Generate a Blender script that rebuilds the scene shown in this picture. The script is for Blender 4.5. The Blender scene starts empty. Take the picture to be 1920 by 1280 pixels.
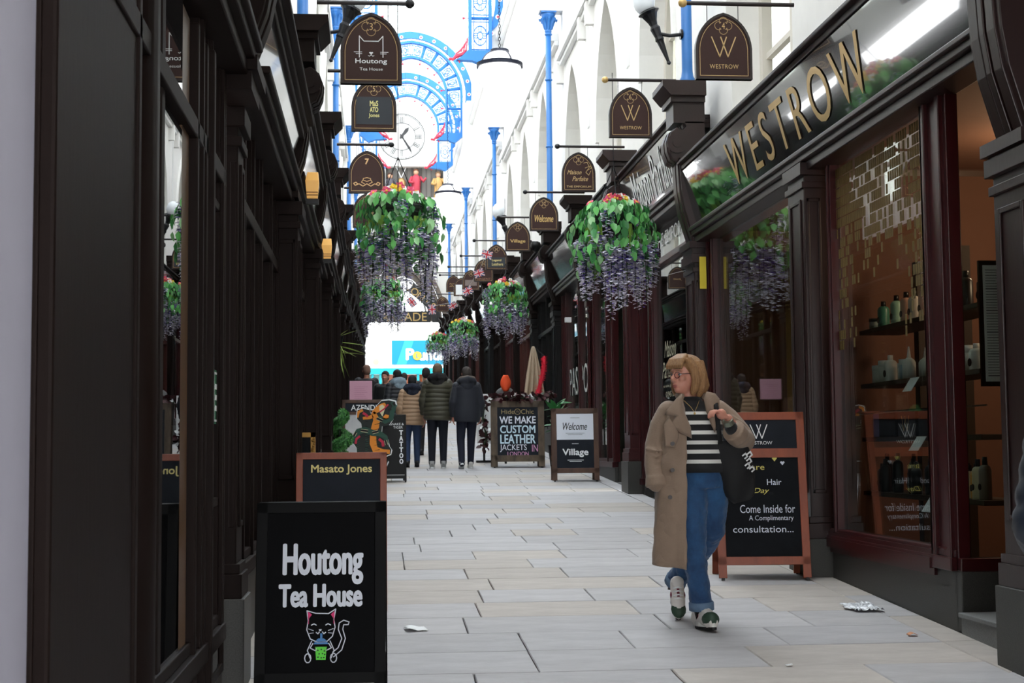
import bpy, bmesh, math, random
from math import pi, sin, cos, radians as R, atan2, sqrt, tan
from mathutils import Vector, Matrix, noise
RND = random.Random(7)
SC = bpy.context.scene
COL = SC.collection
# ------------------------------------------------------------------ camera
CAMZ = 1.55
F_PX = 2750.0
psi = math.atan(255 / F_PX * cos(R(4.2))); th = math.atan(202 / F_PX); roll = 0.009
fw = Vector((sin(psi) * cos(th), cos(psi) * cos(th), sin(th)))
rt = Vector((cos(psi), -sin(psi), 0)); up = rt.cross(fw)
rt2 = rt * cos(roll) - up * sin(roll); up2 = rt * sin(roll) + up * cos(roll)
cam = bpy.data.cameras.new('camera'); cam.sensor_width = 36; cam.lens = 36 * F_PX / 1920
cam.clip_start = 0.05; cam.clip_end = 500
cam.dof.use_dof = True; cam.dof.focus_distance = 9.5; cam.dof.aperture_fstop = 11.0
camo = bpy.data.objects.new('camera', cam); COL.objects.link(camo)
m = Matrix((rt2, up2, -fw)).transposed().to_4x4(); m.translation = (0, 0, CAMZ)
camo.matrix_world = m
SC.camera = camo
def FIX(x, y, z):
    # place a point measured with the simple pinhole estimate exactly on the tilted camera's ray at depth y
    u = 705 + x * F_PX / y - 960; v = 640 - (842 - (z - CAMZ) * F_PX / y)
    d = rt2 * u + up2 * v + fw * F_PX
    return (d.x / d.y * y, y, CAMZ + d.z / d.y * y)
# ------------------------------------------------------------------ overcast sky, exposure
w = bpy.data.worlds.new('overcast_sky'); SC.world = w; w.use_nodes = True
bg = w.node_tree.nodes['Background']; bg.inputs[0].default_value = (0.96, 0.98, 1.0, 1); bg.inputs[1].default_value = 5.2
SC.view_settings.view_transform = 'Standard'; SC.view_settings.look = 'None'
SC.view_settings.gamma = 1.0; SC.view_settings.use_curve_mapping = False
SC.view_settings.exposure = 0.38
SC.cycles.use_denoising = True
SC.cycles.max_bounces = 7; SC.cycles.diffuse_bounces = 4; SC.cycles.glossy_bounces = 3
SC.cycles.transmission_bounces = 4; SC.cycles.transparent_max_bounces = 16
SC.cycles.caustics_reflective = False; SC.cycles.caustics_refractive = False
SC.cycles.sample_clamp_indirect = 8
# ------------------------------------------------------------------ helpers
SLOPE = 0.049
def F(y): return SLOPE * y
def lin(c):
    out = []
    for v in c[:3]:
        v = v / 255.0
        out.append(v / 12.92 if v <= 0.04045 else ((v + 0.055) / 1.055) ** 2.4)
    return (*out, 1)
MATS = {}
def mat(name, c, rough=0.5, metal=0.0, var=0.0, vs=6.0, bump=0.0, bs=60.0, coat=0.0, emit=0.0, spec=0.5, stretch=(1, 1, 1), per=0.0, c2=None, sheen=0.0, trans=0.0, rvar=0.0):
    if name in MATS: return MATS[name]
    M = bpy.data.materials.new(name); M.use_nodes = True; nt = M.node_tree
    b = nt.nodes['Principled BSDF']; L = nt.links
    col = lin(c)
    b.inputs['Base Color'].default_value = col
    b.inputs['Roughness'].default_value = rough; b.inputs['Metallic'].default_value = metal
    b.inputs['Specular IOR Level'].default_value = spec
    if coat: b.inputs['Coat Weight'].default_value = coat; b.inputs['Coat Roughness'].default_value = 0.12
    if sheen: b.inputs['Sheen Weight'].default_value = sheen
    if trans: b.inputs['Transmission Weight'].default_value = trans
    if emit: b.inputs['Emission Color'].default_value = col; b.inputs['Emission Strength'].default_value = emit
    tc = nt.nodes.new('ShaderNodeTexCoord'); mp = nt.nodes.new('ShaderNodeMapping'); mp.inputs['Scale'].default_value = stretch
    L.new(tc.outputs['Object'], mp.inputs[0])
    last = None
    if var or c2:
        n = nt.nodes.new('ShaderNodeTexNoise'); n.inputs['Scale'].default_value = vs; n.inputs['Detail'].default_value = 6
        n.inputs['Roughness'].default_value = 0.65; L.new(mp.outputs[0], n.inputs[0])
        mx = nt.nodes.new('ShaderNodeMix'); mx.data_type = 'RGBA'
        d = lin(c2) if c2 else tuple(v * (1 - var) for v in col[:3]) + (1,)
        e = col if c2 else tuple(min(1, v * (1 + var)) for v in col[:3]) + (1,)
        mx.inputs[6].default_value = d; mx.inputs[7].default_value = e
        rp = nt.nodes.new('ShaderNodeMapRange'); rp.inputs[1].default_value = 0.3; rp.inputs[2].default_value = 0.7
        L.new(n.outputs[0], rp.inputs[0]); L.new(rp.outputs[0], mx.inputs[0]); last = mx.outputs[2]
        if rvar:
            rr = nt.nodes.new('ShaderNodeMapRange'); rr.inputs[3].default_value = max(0.02, rough - rvar); rr.inputs[4].default_value = rough + rvar
            L.new(n.outputs[0], rr.inputs[0]); L.new(rr.outputs[0], b.inputs['Roughness'])
    if per:
        oi = nt.nodes.new('ShaderNodeObjectInfo'); hs = nt.nodes.new('ShaderNodeHueSaturation')
        mr = nt.nodes.new('ShaderNodeMapRange'); mr.inputs[3].default_value = 1 - per; mr.inputs[4].default_value = 1 + per
        L.new(oi.outputs['Random'], mr.inputs[0]); L.new(mr.outputs[0], hs.inputs['Value'])
        if last: L.new(last, hs.inputs['Color'])
        else: hs.inputs['Color'].default_value = col
        last = hs.outputs[0]
    if last: L.new(last, b.inputs['Base Color'])
    if bump:
        n2 = nt.nodes.new('ShaderNodeTexNoise'); n2.inputs['Scale'].default_value = bs; n2.inputs['Detail'].default_value = 5
        L.new(mp.outputs[0], n2.inputs[0])
        bp = nt.nodes.new('ShaderNodeBump'); bp.inputs['Strength'].default_value = bump; bp.inputs['Distance'].default_value = 0.01
        L.new(n2.outputs[0], bp.inputs['Height']); L.new(bp.outputs[0], b.inputs['Normal'])
    MATS[name] = M; return M
def glassmat(name, tint=(235, 240, 238), rough=0.0, ior=1.5, extra=0.0):
    if name in MATS: return MATS[name]
    M = bpy.data.materials.new(name); M.use_nodes = True; nt = M.node_tree; nt.nodes.clear(); L = nt.links
    o = nt.nodes.new('ShaderNodeOutputMaterial'); t = nt.nodes.new('ShaderNodeBsdfTransparent'); t.inputs[0].default_value = lin(tint)
    g = nt.nodes.new('ShaderNodeBsdfGlossy'); g.inputs['Roughness'].default_value = rough; g.inputs[0].default_value = (1, 1, 1, 1)
    f0 = ((ior - 1) / (ior + 1)) ** 2
    lw = nt.nodes.new('ShaderNodeLayerWeight'); lw.inputs[0].default_value = 0.5
    pw = nt.nodes.new('ShaderNodeMath'); pw.operation = 'POWER'; pw.inputs[1].default_value = 5.0; L.new(lw.outputs['Facing'], pw.inputs[0])
    fr = nt.nodes.new('ShaderNodeMath'); fr.operation = 'MULTIPLY_ADD'; fr.inputs[1].default_value = 1 - f0; fr.inputs[2].default_value = f0; L.new(pw.outputs[0], fr.inputs[0])
    ad = nt.nodes.new('ShaderNodeMath'); ad.inputs[1].default_value = extra; ad.use_clamp = True
    mx = nt.nodes.new('ShaderNodeMixShader'); L.new(fr.outputs[0], ad.inputs[0]); L.new(ad.outputs[0], mx.inputs[0])
    L.new(t.outputs[0], mx.inputs[1]); L.new(g.outputs[0], mx.inputs[2]); L.new(mx.outputs[0], o.inputs[0])
    MATS[name] = M; return M

BROWN = mat('dark_brown_paint', (24, 14, 11), 0.6, spec=.12, var=0.12, vs=9, bump=0.05, bs=40, stretch=(1, 1, .25))
BROWN2 = mat('brown_paint_right', (36, 17, 15), 0.36, spec=.4, var=0.12, vs=9, bump=0.05, bs=40, stretch=(1, 1, .25))
SIGNB = mat('sign_brown', (56, 33, 29), 0.6, spec=.3, var=0.06)
SIGNE = mat('sign_edge', (30, 18, 16), 0.35)
OXB = mat('oxblood_paint', (56, 11, 14), 0.32, var=0.1, spec=.4)
BLK = mat('black_paint', (12, 11, 12), 0.4, spec=.25)
BLKM = mat('matt_black', (22, 22, 24), 0.6, var=0.12, vs=14)
IRON = mat('black_iron', (24, 24, 27), 0.35, 0.3)
GOLD = mat('gold_leaf', (205, 170, 108), 0.35, 0.35)
GOLDF = mat('gold_line', (205, 172, 118), 0.5)
WHITEP = mat('white_lettering', (238, 240, 240), 0.5)
WALLW = mat('white_wall_paint', (236, 234, 230), 0.65, var=0.03, vs=3)
TRIMW = mat('white_trim_paint', (232, 232, 230), 0.5)
REVEAL = mat('cream_reveal_paint', (222, 216, 205), 0.65, var=0.03)
BLUE = mat('blue_iron_paint', (46, 112, 182), 0.4, var=0.06)
BLUE2 = mat('light_blue_iron_paint', (58, 118, 186), 0.6, spec=.2)
PINKR = mat('red_ornament_paint', (196, 52, 74), 0.6)
GRAN = mat('dark_granite', (68, 67, 63), 0.5, c2=(40, 40, 37), vs=160, bump=0.04, bs=200)
GRANS = mat('granite_step', (126, 128, 128), 0.6, c2=(98, 98, 98), vs=160)
GLASS = glassmat('shop_glass', (226, 230, 226))
GLASSD = glassmat('dark_fascia_glass', (40, 40, 44), ior=1.65)
GLASSR = glassmat('roof_glass', (245, 248, 250), ior=1.3)
BULBG = mat('opal_glass', (250, 250, 250), 0.25, emit=1.3)
DARKIN = mat('dark_interior', (46, 38, 34), 0.8)

class G:
    def __init__(s): s.v = []; s.f = []; s.mi = []; s.cur = 0; s.M = None
    def add(s, vs, fs):
        n = len(s.v)
        if s.M is not None: vs = [s.M @ Vector(p) for p in vs]
        s.v.extend([tuple(p) for p in vs]); s.f.extend([tuple(i + n for i in f) for f in fs]); s.mi.extend([s.cur] * len(fs)); return s
    def box(s, x0, x1, y0, y1, z0, z1):
        return s.add([(x0, y0, z0), (x1, y0, z0), (x1, y1, z0), (x0, y1, z0), (x0, y0, z1), (x1, y0, z1), (x1, y1, z1), (x0, y1, z1)],
                     [(0, 3, 2, 1), (4, 5, 6, 7), (0, 1, 5, 4), (1, 2, 6, 5), (2, 3, 7, 6), (3, 0, 4, 7)])
    def cb(s, c, d):
        return s.box(c[0] - d[0] / 2, c[0] + d[0] / 2, c[1] - d[1] / 2, c[1] + d[1] / 2, c[2] - d[2] / 2, c[2] + d[2] / 2)
    def prism(s, poly, a0, a1, ax='y'):
        # poly in the two other axes (order: x,z for y ; y,z for x ; x,y for z)
        def P(u, v, t): return (u, t, v) if ax == 'y' else (t, u, v) if ax == 'x' else (u, v, t)
        n = len(poly); vs = [P(u, v, a0) for u, v in poly] + [P(u, v, a1) for u, v in poly]
        fs = [tuple(range(n)), tuple(range(2 * n - 1, n - 1, -1))] + [(i, i + n, (i + 1) % n + n, (i + 1) % n) for i in range(n)]
        return s.add(vs, fs)
    def strip(s, A, B, a0, a1, ax='y'):
        # band between two open outlines A and B, extruded
        for i in range(len(A) - 1): s.prism([A[i], A[i + 1], B[i + 1], B[i]], a0, a1, ax)
        return s
    def tube(s, pts, r, n=8, cap=True, flat=None):
        pts = [Vector(p) for p in pts]; rs = r if isinstance(r, (list, tuple)) else [r] * len(pts)
        rings = []; prev = None
        for i, p in enumerate(pts):
            t = (pts[min(i + 1, len(pts) - 1)] - pts[max(i - 1, 0)])
            t = t.normalized() if t.length > 1e-9 else Vector((0, 0, 1))
            if prev is None:
                u = t.orthogonal().normalized()
                if abs(t.z) < .9: u = Vector((0, 0, 1)).cross(t).normalized()
                else: u = (Vector((1, 0, 0)) - t * t.x).normalized()
            else: u = (prev - t * prev.dot(t)).normalized()
            prev = u; v = t.cross(u)
            fx, fy = flat if flat else (1, 1)
            rings.append([p + (u * cos(2 * pi * k / n) * fx + v * sin(2 * pi * k / n) * fy) * rs[i] for k in range(n)])
        vs = [q for rg in rings for q in rg]; fs = []
        for i in range(len(pts) - 1):
            for k in range(n): fs.append((i * n + k, i * n + (k + 1) % n, (i + 1) * n + (k + 1) % n, (i + 1) * n + k))
        if cap: fs.append(tuple(range(n - 1, -1, -1))); fs.append(tuple(range((len(pts) - 1) * n, len(pts) * n)))
        return s.add(vs, fs)
    def lathe(s, prof, c=(0, 0, 0), n=16, axis=None):
        vs = []; fs = []
        for r, z in prof:
            for k in range(n): vs.append(Vector((r * cos(2 * pi * k / n), r * sin(2 * pi * k / n), z)))
        if axis is not None:
            q = Vector((0, 0, 1)).rotation_difference(Vector(axis).normalized()).to_matrix(); vs = [q @ p for p in vs]
        vs = [p + Vector(c) for p in vs]
        m = len(prof)
        for i in range(m - 1):
            for k in range(n): fs.append((i * n + k, i * n + (k + 1) % n, (i + 1) * n + (k + 1) % n, (i + 1) * n + k))
        fs.append(tuple(range(n - 1, -1, -1))); fs.append(tuple(range((m - 1) * n, m * n)))
        return s.add(vs, fs)
    def ell(s, c, r, n=12, m=8, rot=None):
        prof = [(sin(pi * i / m) if 0 < i < m else 0.001, -cos(pi * i / m)) for i in range(m + 1)]
        vs = []; fs = []
        for q, z in prof:
            for k in range(n): vs.append(Vector((q * cos(2 * pi * k / n) * r[0], q * sin(2 * pi * k / n) * r[1], z * r[2])))
        if rot is not None: vs = [rot @ p for p in vs]
        vs = [p + Vector(c) for p in vs]
        for i in range(m):
            for k in range(n): fs.append((i * n + k, i * n + (k + 1) % n, (i + 1) * n + (k + 1) % n, (i + 1) * n + k))
        fs.append(tuple(range(n - 1, -1, -1))); fs.append(tuple(range(m * n, m * n + n)))
        return s.add(vs, fs)
    def line(s, pts, wd, y0=-0.001, y1=0.001, closed=False):
        # flat ribbon in the XZ plane following 2D points
        P = [Vector((a, b)) for a, b in pts]
        if closed: P.append(P[0])
        for i in range(len(P) - 1):
            d = P[i + 1] - P[i]
            if d.length < 1e-7: continue
            d.normalize(); nn = Vector((-d.y, d.x)) * wd / 2; e = d * wd * .3
            a, b, c, dd = P[i] - e + nn, P[i + 1] + e + nn, P[i + 1] + e - nn, P[i] - e - nn
            s.prism([tuple(a), tuple(b), tuple(c), tuple(dd)], y0, y1)
        return s
    def mesh(s, name, mats, smooth=False):
        me = bpy.data.meshes.new(name); me.from_pydata(s.v, [], s.f)
        for mm in (mats if isinstance(mats, (list, tuple)) else [mats]): me.materials.append(mm)
        me.polygons.foreach_set('material_index', s.mi)
        if smooth: me.polygons.foreach_set('use_smooth', [True] * len(s.f))
        bm = bmesh.new(); bm.from_mesh(me); bmesh.ops.recalc_face_normals(bm, faces=bm.faces); bm.to_mesh(me); bm.free()
        return me
    def obj(s, name, mats, parent=None, smooth=False, world=False, bev=0.0, auto=False):
        me = s.mesh(name, mats, smooth)
        o = bpy.data.objects.new(name, me); COL.objects.link(o)
        if parent is not None:
            o.parent = parent
            if world: o.location = -WL(parent)
        if bev:
            md = o.modifiers.new('bevel', 'BEVEL'); md.width = bev; md.segments = 2; md.limit_method = 'ANGLE'; md.angle_limit = R(40)
        return o
def WL(o):
    v = Vector((0, 0, 0))
    while o is not None: v += o.location; o = o.parent
    return v
def thing(name, label, cat, loc=(0, 0, 0), rotz=0.0, group=None, kind=None):
    o = bpy.data.objects.new(name, None); COL.objects.link(o); o.location = loc; o.rotation_euler = (0, 0, rotz)
    o.empty_display_size = 0.1
    if label: o['label'] = label
    if cat: o['category'] = cat
    if group: o['group'] = group
    if kind: o['kind'] = kind
    return o
def tag(o, label=None, cat=None, group=None, kind=None):
    if label: o['label'] = label
    if cat: o['category'] = cat
    if group: o['group'] = group
    if kind: o['kind'] = kind
    return o
def dup(o, parent=None, loc=None):
    c = o.copy(); COL.objects.link(c)
    if parent is not None: c.parent = parent
    if loc is not None: c.location = loc
    for ch in list(o.children): dup(ch, c)
    return c
def inst(me, name, parent, loc=(0, 0, 0), rot=(0, 0, 0), sc=(1, 1, 1)):
    o = bpy.data.objects.new(name, me); COL.objects.link(o); o.parent = parent; o.location = loc; o.rotation_euler = rot; o.scale = sc; return o
_tc = {}
def text_raw(t, shear=0.0, bold=0.0, spacing=1.0):
    k = (t, shear, bold, spacing)
    if k in _tc: return _tc[k]
    c = bpy.data.curves.new('t', 'FONT'); c.body = t; c.size = 1; c.shear = shear; c.offset = bold; c.space_character = spacing
    c.resolution_u = 4; c.align_x = 'LEFT'
    o = bpy.data.objects.new('t', c); COL.objects.link(o)
    dg = bpy.context.evaluated_depsgraph_get(); dg.update()
    me = bpy.data.meshes.new_from_object(o.evaluated_get(dg)); bpy.data.objects.remove(o)
    vs = [Vector((v.co.x, v.co.y)) for v in me.vertices]; fs = [tuple(p.vertices) for p in me.polygons]
    xs = [v.x for v in vs]; ys = [v.y for v in vs]
    _tc[k] = (vs, fs, min(xs), max(xs), min(ys), max(ys)); return _tc[k]
def text(g, t, cx, cz, w=None, h=None, y=-0.002, shear=0.0, bold=0.0, spacing=1.0, M=None, mir=False, warp=None, rot=0.0):
    # adds flat letters facing -Y, centred on (cx, cz), into builder g
    vs, fs, x0, x1, y0, y1 = text_raw(t, shear, 0.0, spacing)
    if bold:   # heavier stroke: offset copies of the same letters, a hair apart in depth
        b_ = bold * (h or (w / max(1, len(t)) * 1.6)) * .9
        for k, (dx, dz) in enumerate([(b_ * cos(q * pi / 4), b_ * sin(q * pi / 4)) for q in range(8)]):
            text(g, t, cx + dx, cz + dz, w, h, y + .00008 * (k + 1), shear, 0.0, spacing, M, mir, warp, rot)
    sx = w / (x1 - x0) if w else h / (y1 - y0); sy = h / (y1 - y0) if h else sx
    out = []
    for v in vs:
        a = (v.x - (x0 + x1) / 2) * sx; b = (v.y - (y0 + y1) / 2) * sy
        if rot: a, b = a * cos(rot) - b * sin(rot), a * sin(rot) + b * cos(rot)
        if warp: a, b = warp(a, b)
        out.append((cx + a, y, cz + b))
    if M is not None: out = [M @ Vector(p) for p in out]
    g.add(out, fs); return g
# ================================================================== SETTING
XL, XR = -0.75, 3.5          # shopfront planes
WLX, WRX = -0.95, 3.65       # upper wall planes
XC = 1.35
YEND = 74.0
# ---- floor
slabA = mat('stone_slab', (192, 190, 191), 0.75, c2=(170, 168, 169), vs=2.2, bump=0.25, bs=26, per=0.08, stretch=(1, 2.5, 1), rvar=0.12)
slabB = mat('warm_stone_slab', (194, 187, 180), 0.75, c2=(173, 166, 159), vs=2.6, bump=0.25, bs=26, per=0.07, stretch=(1, 2.5, 1), rvar=0.12)
joint = mat('paving_joint', (70, 68, 66), 0.9)
g = G(); g.add([(-3, -6, F(-6) - .035), (6.2, -6, F(-6) - .035), (6.2, YEND, F(YEND) - .035), (-3, YEND, F(YEND) - .035), (-3, -6, F(-6) - .3), (6.2, -6, F(-6) - .3), (6.2, YEND, F(YEND) - .3), (-3, YEND, F(YEND) - .3)],
              [(0, 1, 2, 3), (4, 7, 6, 5), (0, 4, 5, 1), (1, 5, 6, 2), (2, 6, 7, 3), (3, 7, 4, 0)])
floor = g.obj('floor', joint); tag(floor, kind='structure')
rs = random.Random(3)
ang = math.atan(SLOPE)
def slab_mesh(w_, d_, mt, seed):
    g = G(); b = .006; a = .003
    r = random.Random(seed); hx = w_ / 2 - a; hy = d_ / 2 - a
    ring = []
    n = 3
    for (x0, y0, x1, y1) in ((-hx, -hy, hx, -hy), (hx, -hy, hx, hy), (hx, hy, -hx, hy), (-hx, hy, -hx, -hy)):
        for i in range(n):
            t = i / n; ring.append((x0 + (x1 - x0) * t + r.uniform(-.0025, .0025), y0 + (y1 - y0) * t + r.uniform(-.0025, .0025)))
    m = len(ring)
    vs = [(x, y, -.035) for x, y in ring] + [(x, y, -b) for x, y in ring] + [(x * (1 - b / hx * .8), y * (1 - b / hy * .8), 0) for x, y in ring]
    fs = [(i, (i + 1) % m, m + (i + 1) % m, m + i) for i in range(m)] + [(m + i, m + (i + 1) % m, 2 * m + (i + 1) % m, 2 * m + i) for i in range(m)] + [tuple(range(2 * m, 3 * m))]
    g.add(vs, fs); return g.mesh('slab', mt)
widths = [.62, .78, .9, 1.05, 1.25]
SM = {(w_, k): slab_mesh(w_, .6, (slabA, slabB)[k], i * 7 + k) for i, w_ in enumerate(widths) for k in (0, 1)}
BM = [slab_mesh(.22, .9, slabA, 90), slab_mesh(.22, .9, slabB, 91)]
count = 0; far = G(); far.cur = 0
rowy = 6.58
while rowy < YEND:
    x = XL - .1; yc = rowy + .3; first = True
    while x < XR - .22:
        wd = rs.choice(widths) if not first else rs.choice([.3, .45, .62, .8]); first = False; nx = x + wd; k = 1 if rs.random() < .35 else 0
        if nx > XR - .22 - .3: nx = XR - .22; 
        ww = nx - x
        if count < 292:
            key = min(widths, key=lambda q: abs(q - ww))
            inst(SM[(key, k)], 'slab', floor, ((x + nx) / 2, yc, F(yc) + rs.uniform(-.0015, .0015)), (ang + rs.uniform(-.0012, .0012), rs.uniform(-.0012, .0012), 0), ((ww) / key, 1, 1)); count += 1
        elif yc < YEND:
            far.cur = k; z0 = F(rowy); z1 = F(rowy + .6); a = .004
            far.add([(x + a, rowy + a, z0 - .001), (nx - a, rowy + a, z0 - .001), (nx - a, rowy + .6 - a, z1 - .001), (x + a, rowy + .6 - a, z1 - .001),
                     (x + a, rowy + a, z0 - .03), (nx - a, rowy + a, z0 - .03), (nx - a, rowy + .6 - a, z1 - .03), (x + a, rowy + .6 - a, z1 - .03)], [(0, 1, 2, 3), (0, 4, 5, 1), (1, 5, 6, 2), (2, 6, 7, 3), (3, 7, 4, 0)])
        x = nx
    rowy += .6
y = 6.6
while y < YEND - 1:
    if count < 300 and y < 14: inst(BM[rs.random() < .4], 'slab', floor, (XR - .11, y + .45, F(y + .45)), (ang, 0, 0)); count += 1
    else:
        far.cur = 0; far.add([(XR - .217, y + .003, F(y)), (XR - .003, y + .003, F(y)), (XR - .003, y + .897, F(y + .9)), (XR - .217, y + .897, F(y + .9))], [(0, 1, 2, 3)])
    y += .9
# near apron behind the camera's view
far.cur = 0
for i in range(20):
    y0 = -5.4 + i * .6
    if y0 + .6 > 6.6: break
    far.add([(-1.6, y0 + .004, F(y0)), (XR + .6, y0 + .004, F(y0)), (XR + .6, y0 + .596, F(y0 + .6)), (-1.6, y0 + .596, F(y0 + .6))], [(0, 1, 2, 3)])
fo = far.obj('slab_rows', [slabA, slabB], floor); fo['kind'] = 'stuff'

# ---- upper walls
SEG = [(2.6, 15.5), (15.5, 28.2), (28.2, 41.6), (41.6, 55.0), (55.0, 68.0), (68.0, YEND)]
def base(a, b): return F((a + b) / 2)
def lancet(c, hw, zs, za, n=7):
    # pointed arch outline from left spring to right spring
    L = []
    for i in range(n + 1):
        t = i / n; L.append((c + hw - 2 * hw * cos(t * pi / 3), zs + (za - zs) * sin(t * pi / 3) / sin(pi / 3)))
    Rr = [(2 * c - x, z) for x, z in L[::-1][1:]]
    return L, L + Rr
def upper_wall(side):
    x = WLX if side < 0 else WRX; th_ = .42 * (1 if side > 0 else -1)
    name = 'wall_left' if side < 0 else 'wall_right'
    root = thing(name, None, None, (x, 0, 0), kind='structure')
    lo, hi = min(x, x + th_), max(x, x + th_)
    for (a, b) in SEG:
        bz = base(a, b); top = bz + 13.1; zb = bz + 3.9 if a > 3 else bz + 3.6; g = G()
        cs = [c for c in (a + 3.0, a + 7.0, a + 11.0) if c + 1.3 < b]
        if a < 3: cs = [a + 2.4, a + 6.5, a + 10.9]
        hw = 1.1; zs = bz + 5.5; za = bz + 7.6; zm = bz + 7.95
        edge = a
        for c in cs:
            g.box(lo, hi, edge, c - hw, zb, zm); edge = c + hw
            L, A = lancet(c, hw, zs, za)
            for i in range(len(A) - 1): g.prism([A[i], A[i + 1], (A[i + 1][0], zm), (A[i][0], zm)], lo, hi, 'x')
            g.box(lo, hi, c - hw, c + hw, zb, bz + 4.3)
        g.box(lo, hi, edge, b, zb, zm)
        # second storey with paired small lancets
        z2 = bz + 8.35; edge = a; g.box(lo, hi, a, b, zm, z2)
        sm = [c + d for c in cs for d in (-.62, .62)]
        for c in sm:
            h2 = .36; g.box(lo, hi, edge, c - h2, z2, top); edge = c + h2
            L, A = lancet(c, h2, bz + 9.5, bz + 10.4, 4)
            for i in range(len(A) - 1): g.prism([A[i], A[i + 1], (A[i + 1][0], top), (A[i][0], top)], lo, hi, 'x')
        g.box(lo, hi, edge, b, z2, top)
        g.obj('wall_segment', WALLW, root, world=True)
        # string course and cornice, lintel ledge over the shops
        s_ = -1 if side > 0 else 1
        def band(z0, z1, pr, nm, y0=a + .02, y1=b - .02, mt=TRIMW):
            g = G(); g.box(min(x, x + s_ * pr), max(x, x + s_ * pr), y0, y1, z0, z1); g.box(min(x, x + s_ * pr * .6), max(x, x + s_ * pr * .6), y0, y1, z0 - .09, z0)
            return g.obj(nm, mt, root, world=True, bev=.01)
        band(bz + 8.0, bz + 8.16, .16, 'string_course', a + .5, b - .3)
        band(bz + 11.6, bz + 11.8, .22, 'cornice')
        g = G()
        for c in cs:   # hood moulds and corbels
            L, A = lancet(c, hw + .1, zs, za + .12); L2, B = lancet(c, hw, zs, za)
            g.strip(A, B, min(x, x + s_ * .05), max(x, x + s_ * .05), 'x')
            for q in (-hw - .45, hw + .45):
                g.prism([(c + q - .07, bz + 7.6), (c + q + .07, bz + 7.6), (c + q + .1, bz + 7.98), (c + q - .1, bz + 7.98)], min(x, x + s_ * .14), max(x, x + s_ * .14), 'x')
        g.obj('hood_mould', WALLW, root, world=True)
        g = G()
        for q in range(3):
            for c in cs: g.cb((x + s_ * .008, c - 1.85 + q * .07, bz + 7.0), (.016, .035, 2.0))
        g.obj('downpipe_ribs', TRIMW, root, world=True)
        for c in cs:
            # recessed window: splayed cream reveal lining, frame, mullions, glass
            xg = x + th_ * .95
            g = G(); L, A = lancet(c, hw, zs, za); L2, B = lancet(c, hw - .12, zs, za - .16)
            A2 = [(c - hw, bz + 4.3)] + A + [(c + hw, bz + 4.3)]; B2 = [(c - hw + .12, bz + 4.3)] + B + [(c + hw - .12, bz + 4.3)]
            g.strip(A2, B2, min(xg, xg - th_ * .25), max(xg, xg - th_ * .25), 'x')
            g.box(min(xg, xg - th_ * .2), max(xg, xg - th_ * .2), c - .05, c + .05, bz + 4.3, za - .1)
            for zz in (bz + 5.1, bz + 6.05): g.box(min(xg, xg - th_ * .15), max(xg, xg - th_ * .15), c - hw + .1, c + hw - .1, zz - .03, zz + .03)
            fr = g.obj('lancet_window', REVEAL, root, world=True)
            g = G(); g.prism(B2, min(xg, xg + .012), max(xg, xg + .012), 'x'); g.obj('pane', GLASS, fr, world=True)
            g = G(); g.box(min(xg + th_ * .9, xg + th_ * 1.0), max(xg + th_ * .9, xg + th_ * 1.0), c - hw - .1, c + hw + .1, bz + 4.0, zm)
            g.obj('blind', mat('pale_blind', (196, 190, 176), .8), fr, world=True)
    return root
WL_ = upper_wall(-1); WR_ = upper_wall(1)
# white painted entrance pier at the near left, with faint scuffs
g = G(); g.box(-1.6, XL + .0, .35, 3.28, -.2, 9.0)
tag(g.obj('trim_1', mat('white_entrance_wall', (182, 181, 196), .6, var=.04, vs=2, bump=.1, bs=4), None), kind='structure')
# unseen entrance vault, lengthened and closed in to cut light near the camera
g = G(); g.box(-2.4, 5.0, -7, 2.5, 5.0, 5.3); g.box(-2.4, -1.6, -7, 2.6, -.5, 5.0); g.box(4.4, 5.0, -7, 2.6, -.5, 5.0); g.box(WLX + .01, WRX - .01, 2.5, 6.2, 5.0, 5.3); g.box(WLX + .01, WRX - .01, 6.0, 6.2, 5.3, 13.5)
tag(g.obj('trim_2', WALLW, None), kind='structure')

g = G(); g.box(XR, XR + .5, 2.62, 7.1, -.1, 5.0); g.box(XR - .03, XR, 2.62, 7.1, -.1, .6)
for i in range(4): g.box(XR - .05, XR, 2.7 + i * 1.1, 2.85 + i * 1.1, .6, 4.6)
tag(g.obj('trim_5', BROWN2, None, bev=.01), kind='structure')
# ---- glazed roof
ceil = thing('ceiling', None, None, (XC, 0, 0), kind='structure')
EA = [(WLX - .42, 13.3), (-.25, 15.2), (XC, 16.0)]; EB = [(WRX + .42, 13.3), (2.95, 15.2), (XC, 16.0)]
def rp(p, y): return (p[0], y, p[1] + F(y))
yy = 2.6; ribs = G(); cnt = 0
STEP = 1.4
pm = {}
while yy < YEND - .1:
    ye = min(yy + STEP, YEND)
    for E in (EA, EB):
        for i in (0, 1):
            P = [rp(E[i], yy + .03), rp(E[i + 1], yy + .03), rp(E[i + 1], ye - .03), rp(E[i], ye - .03)]
            gg = G(); gg.add(P + [(p[0], p[1], p[2] + .008) for p in P], [(0, 1, 2, 3), (4, 7, 6, 5), (0, 4, 5, 1), (1, 5, 6, 2), (2, 6, 7, 3), (3, 7, 4, 0)])
            gg.obj('pane', GLASSR, ceil, world=True)
        for i in (0, 1):
            ribs.tube([rp(E[i], yy), rp(E[i + 1], yy)], .03, 4)
    yy += STEP
ribs.obj('rafters', TRIMW, ceil, world=True)['kind'] = 'stuff'
g = G()
for E in (EA, EB):
    for i in (0, 1, 2):
        if E is EB and i == 2: continue
        g.tube([rp(E[i], 2.6), rp(E[i], YEND)], .045 if i else .08, 4)
g.obj('purlin_rails', TRIMW, ceil, world=True)

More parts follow.
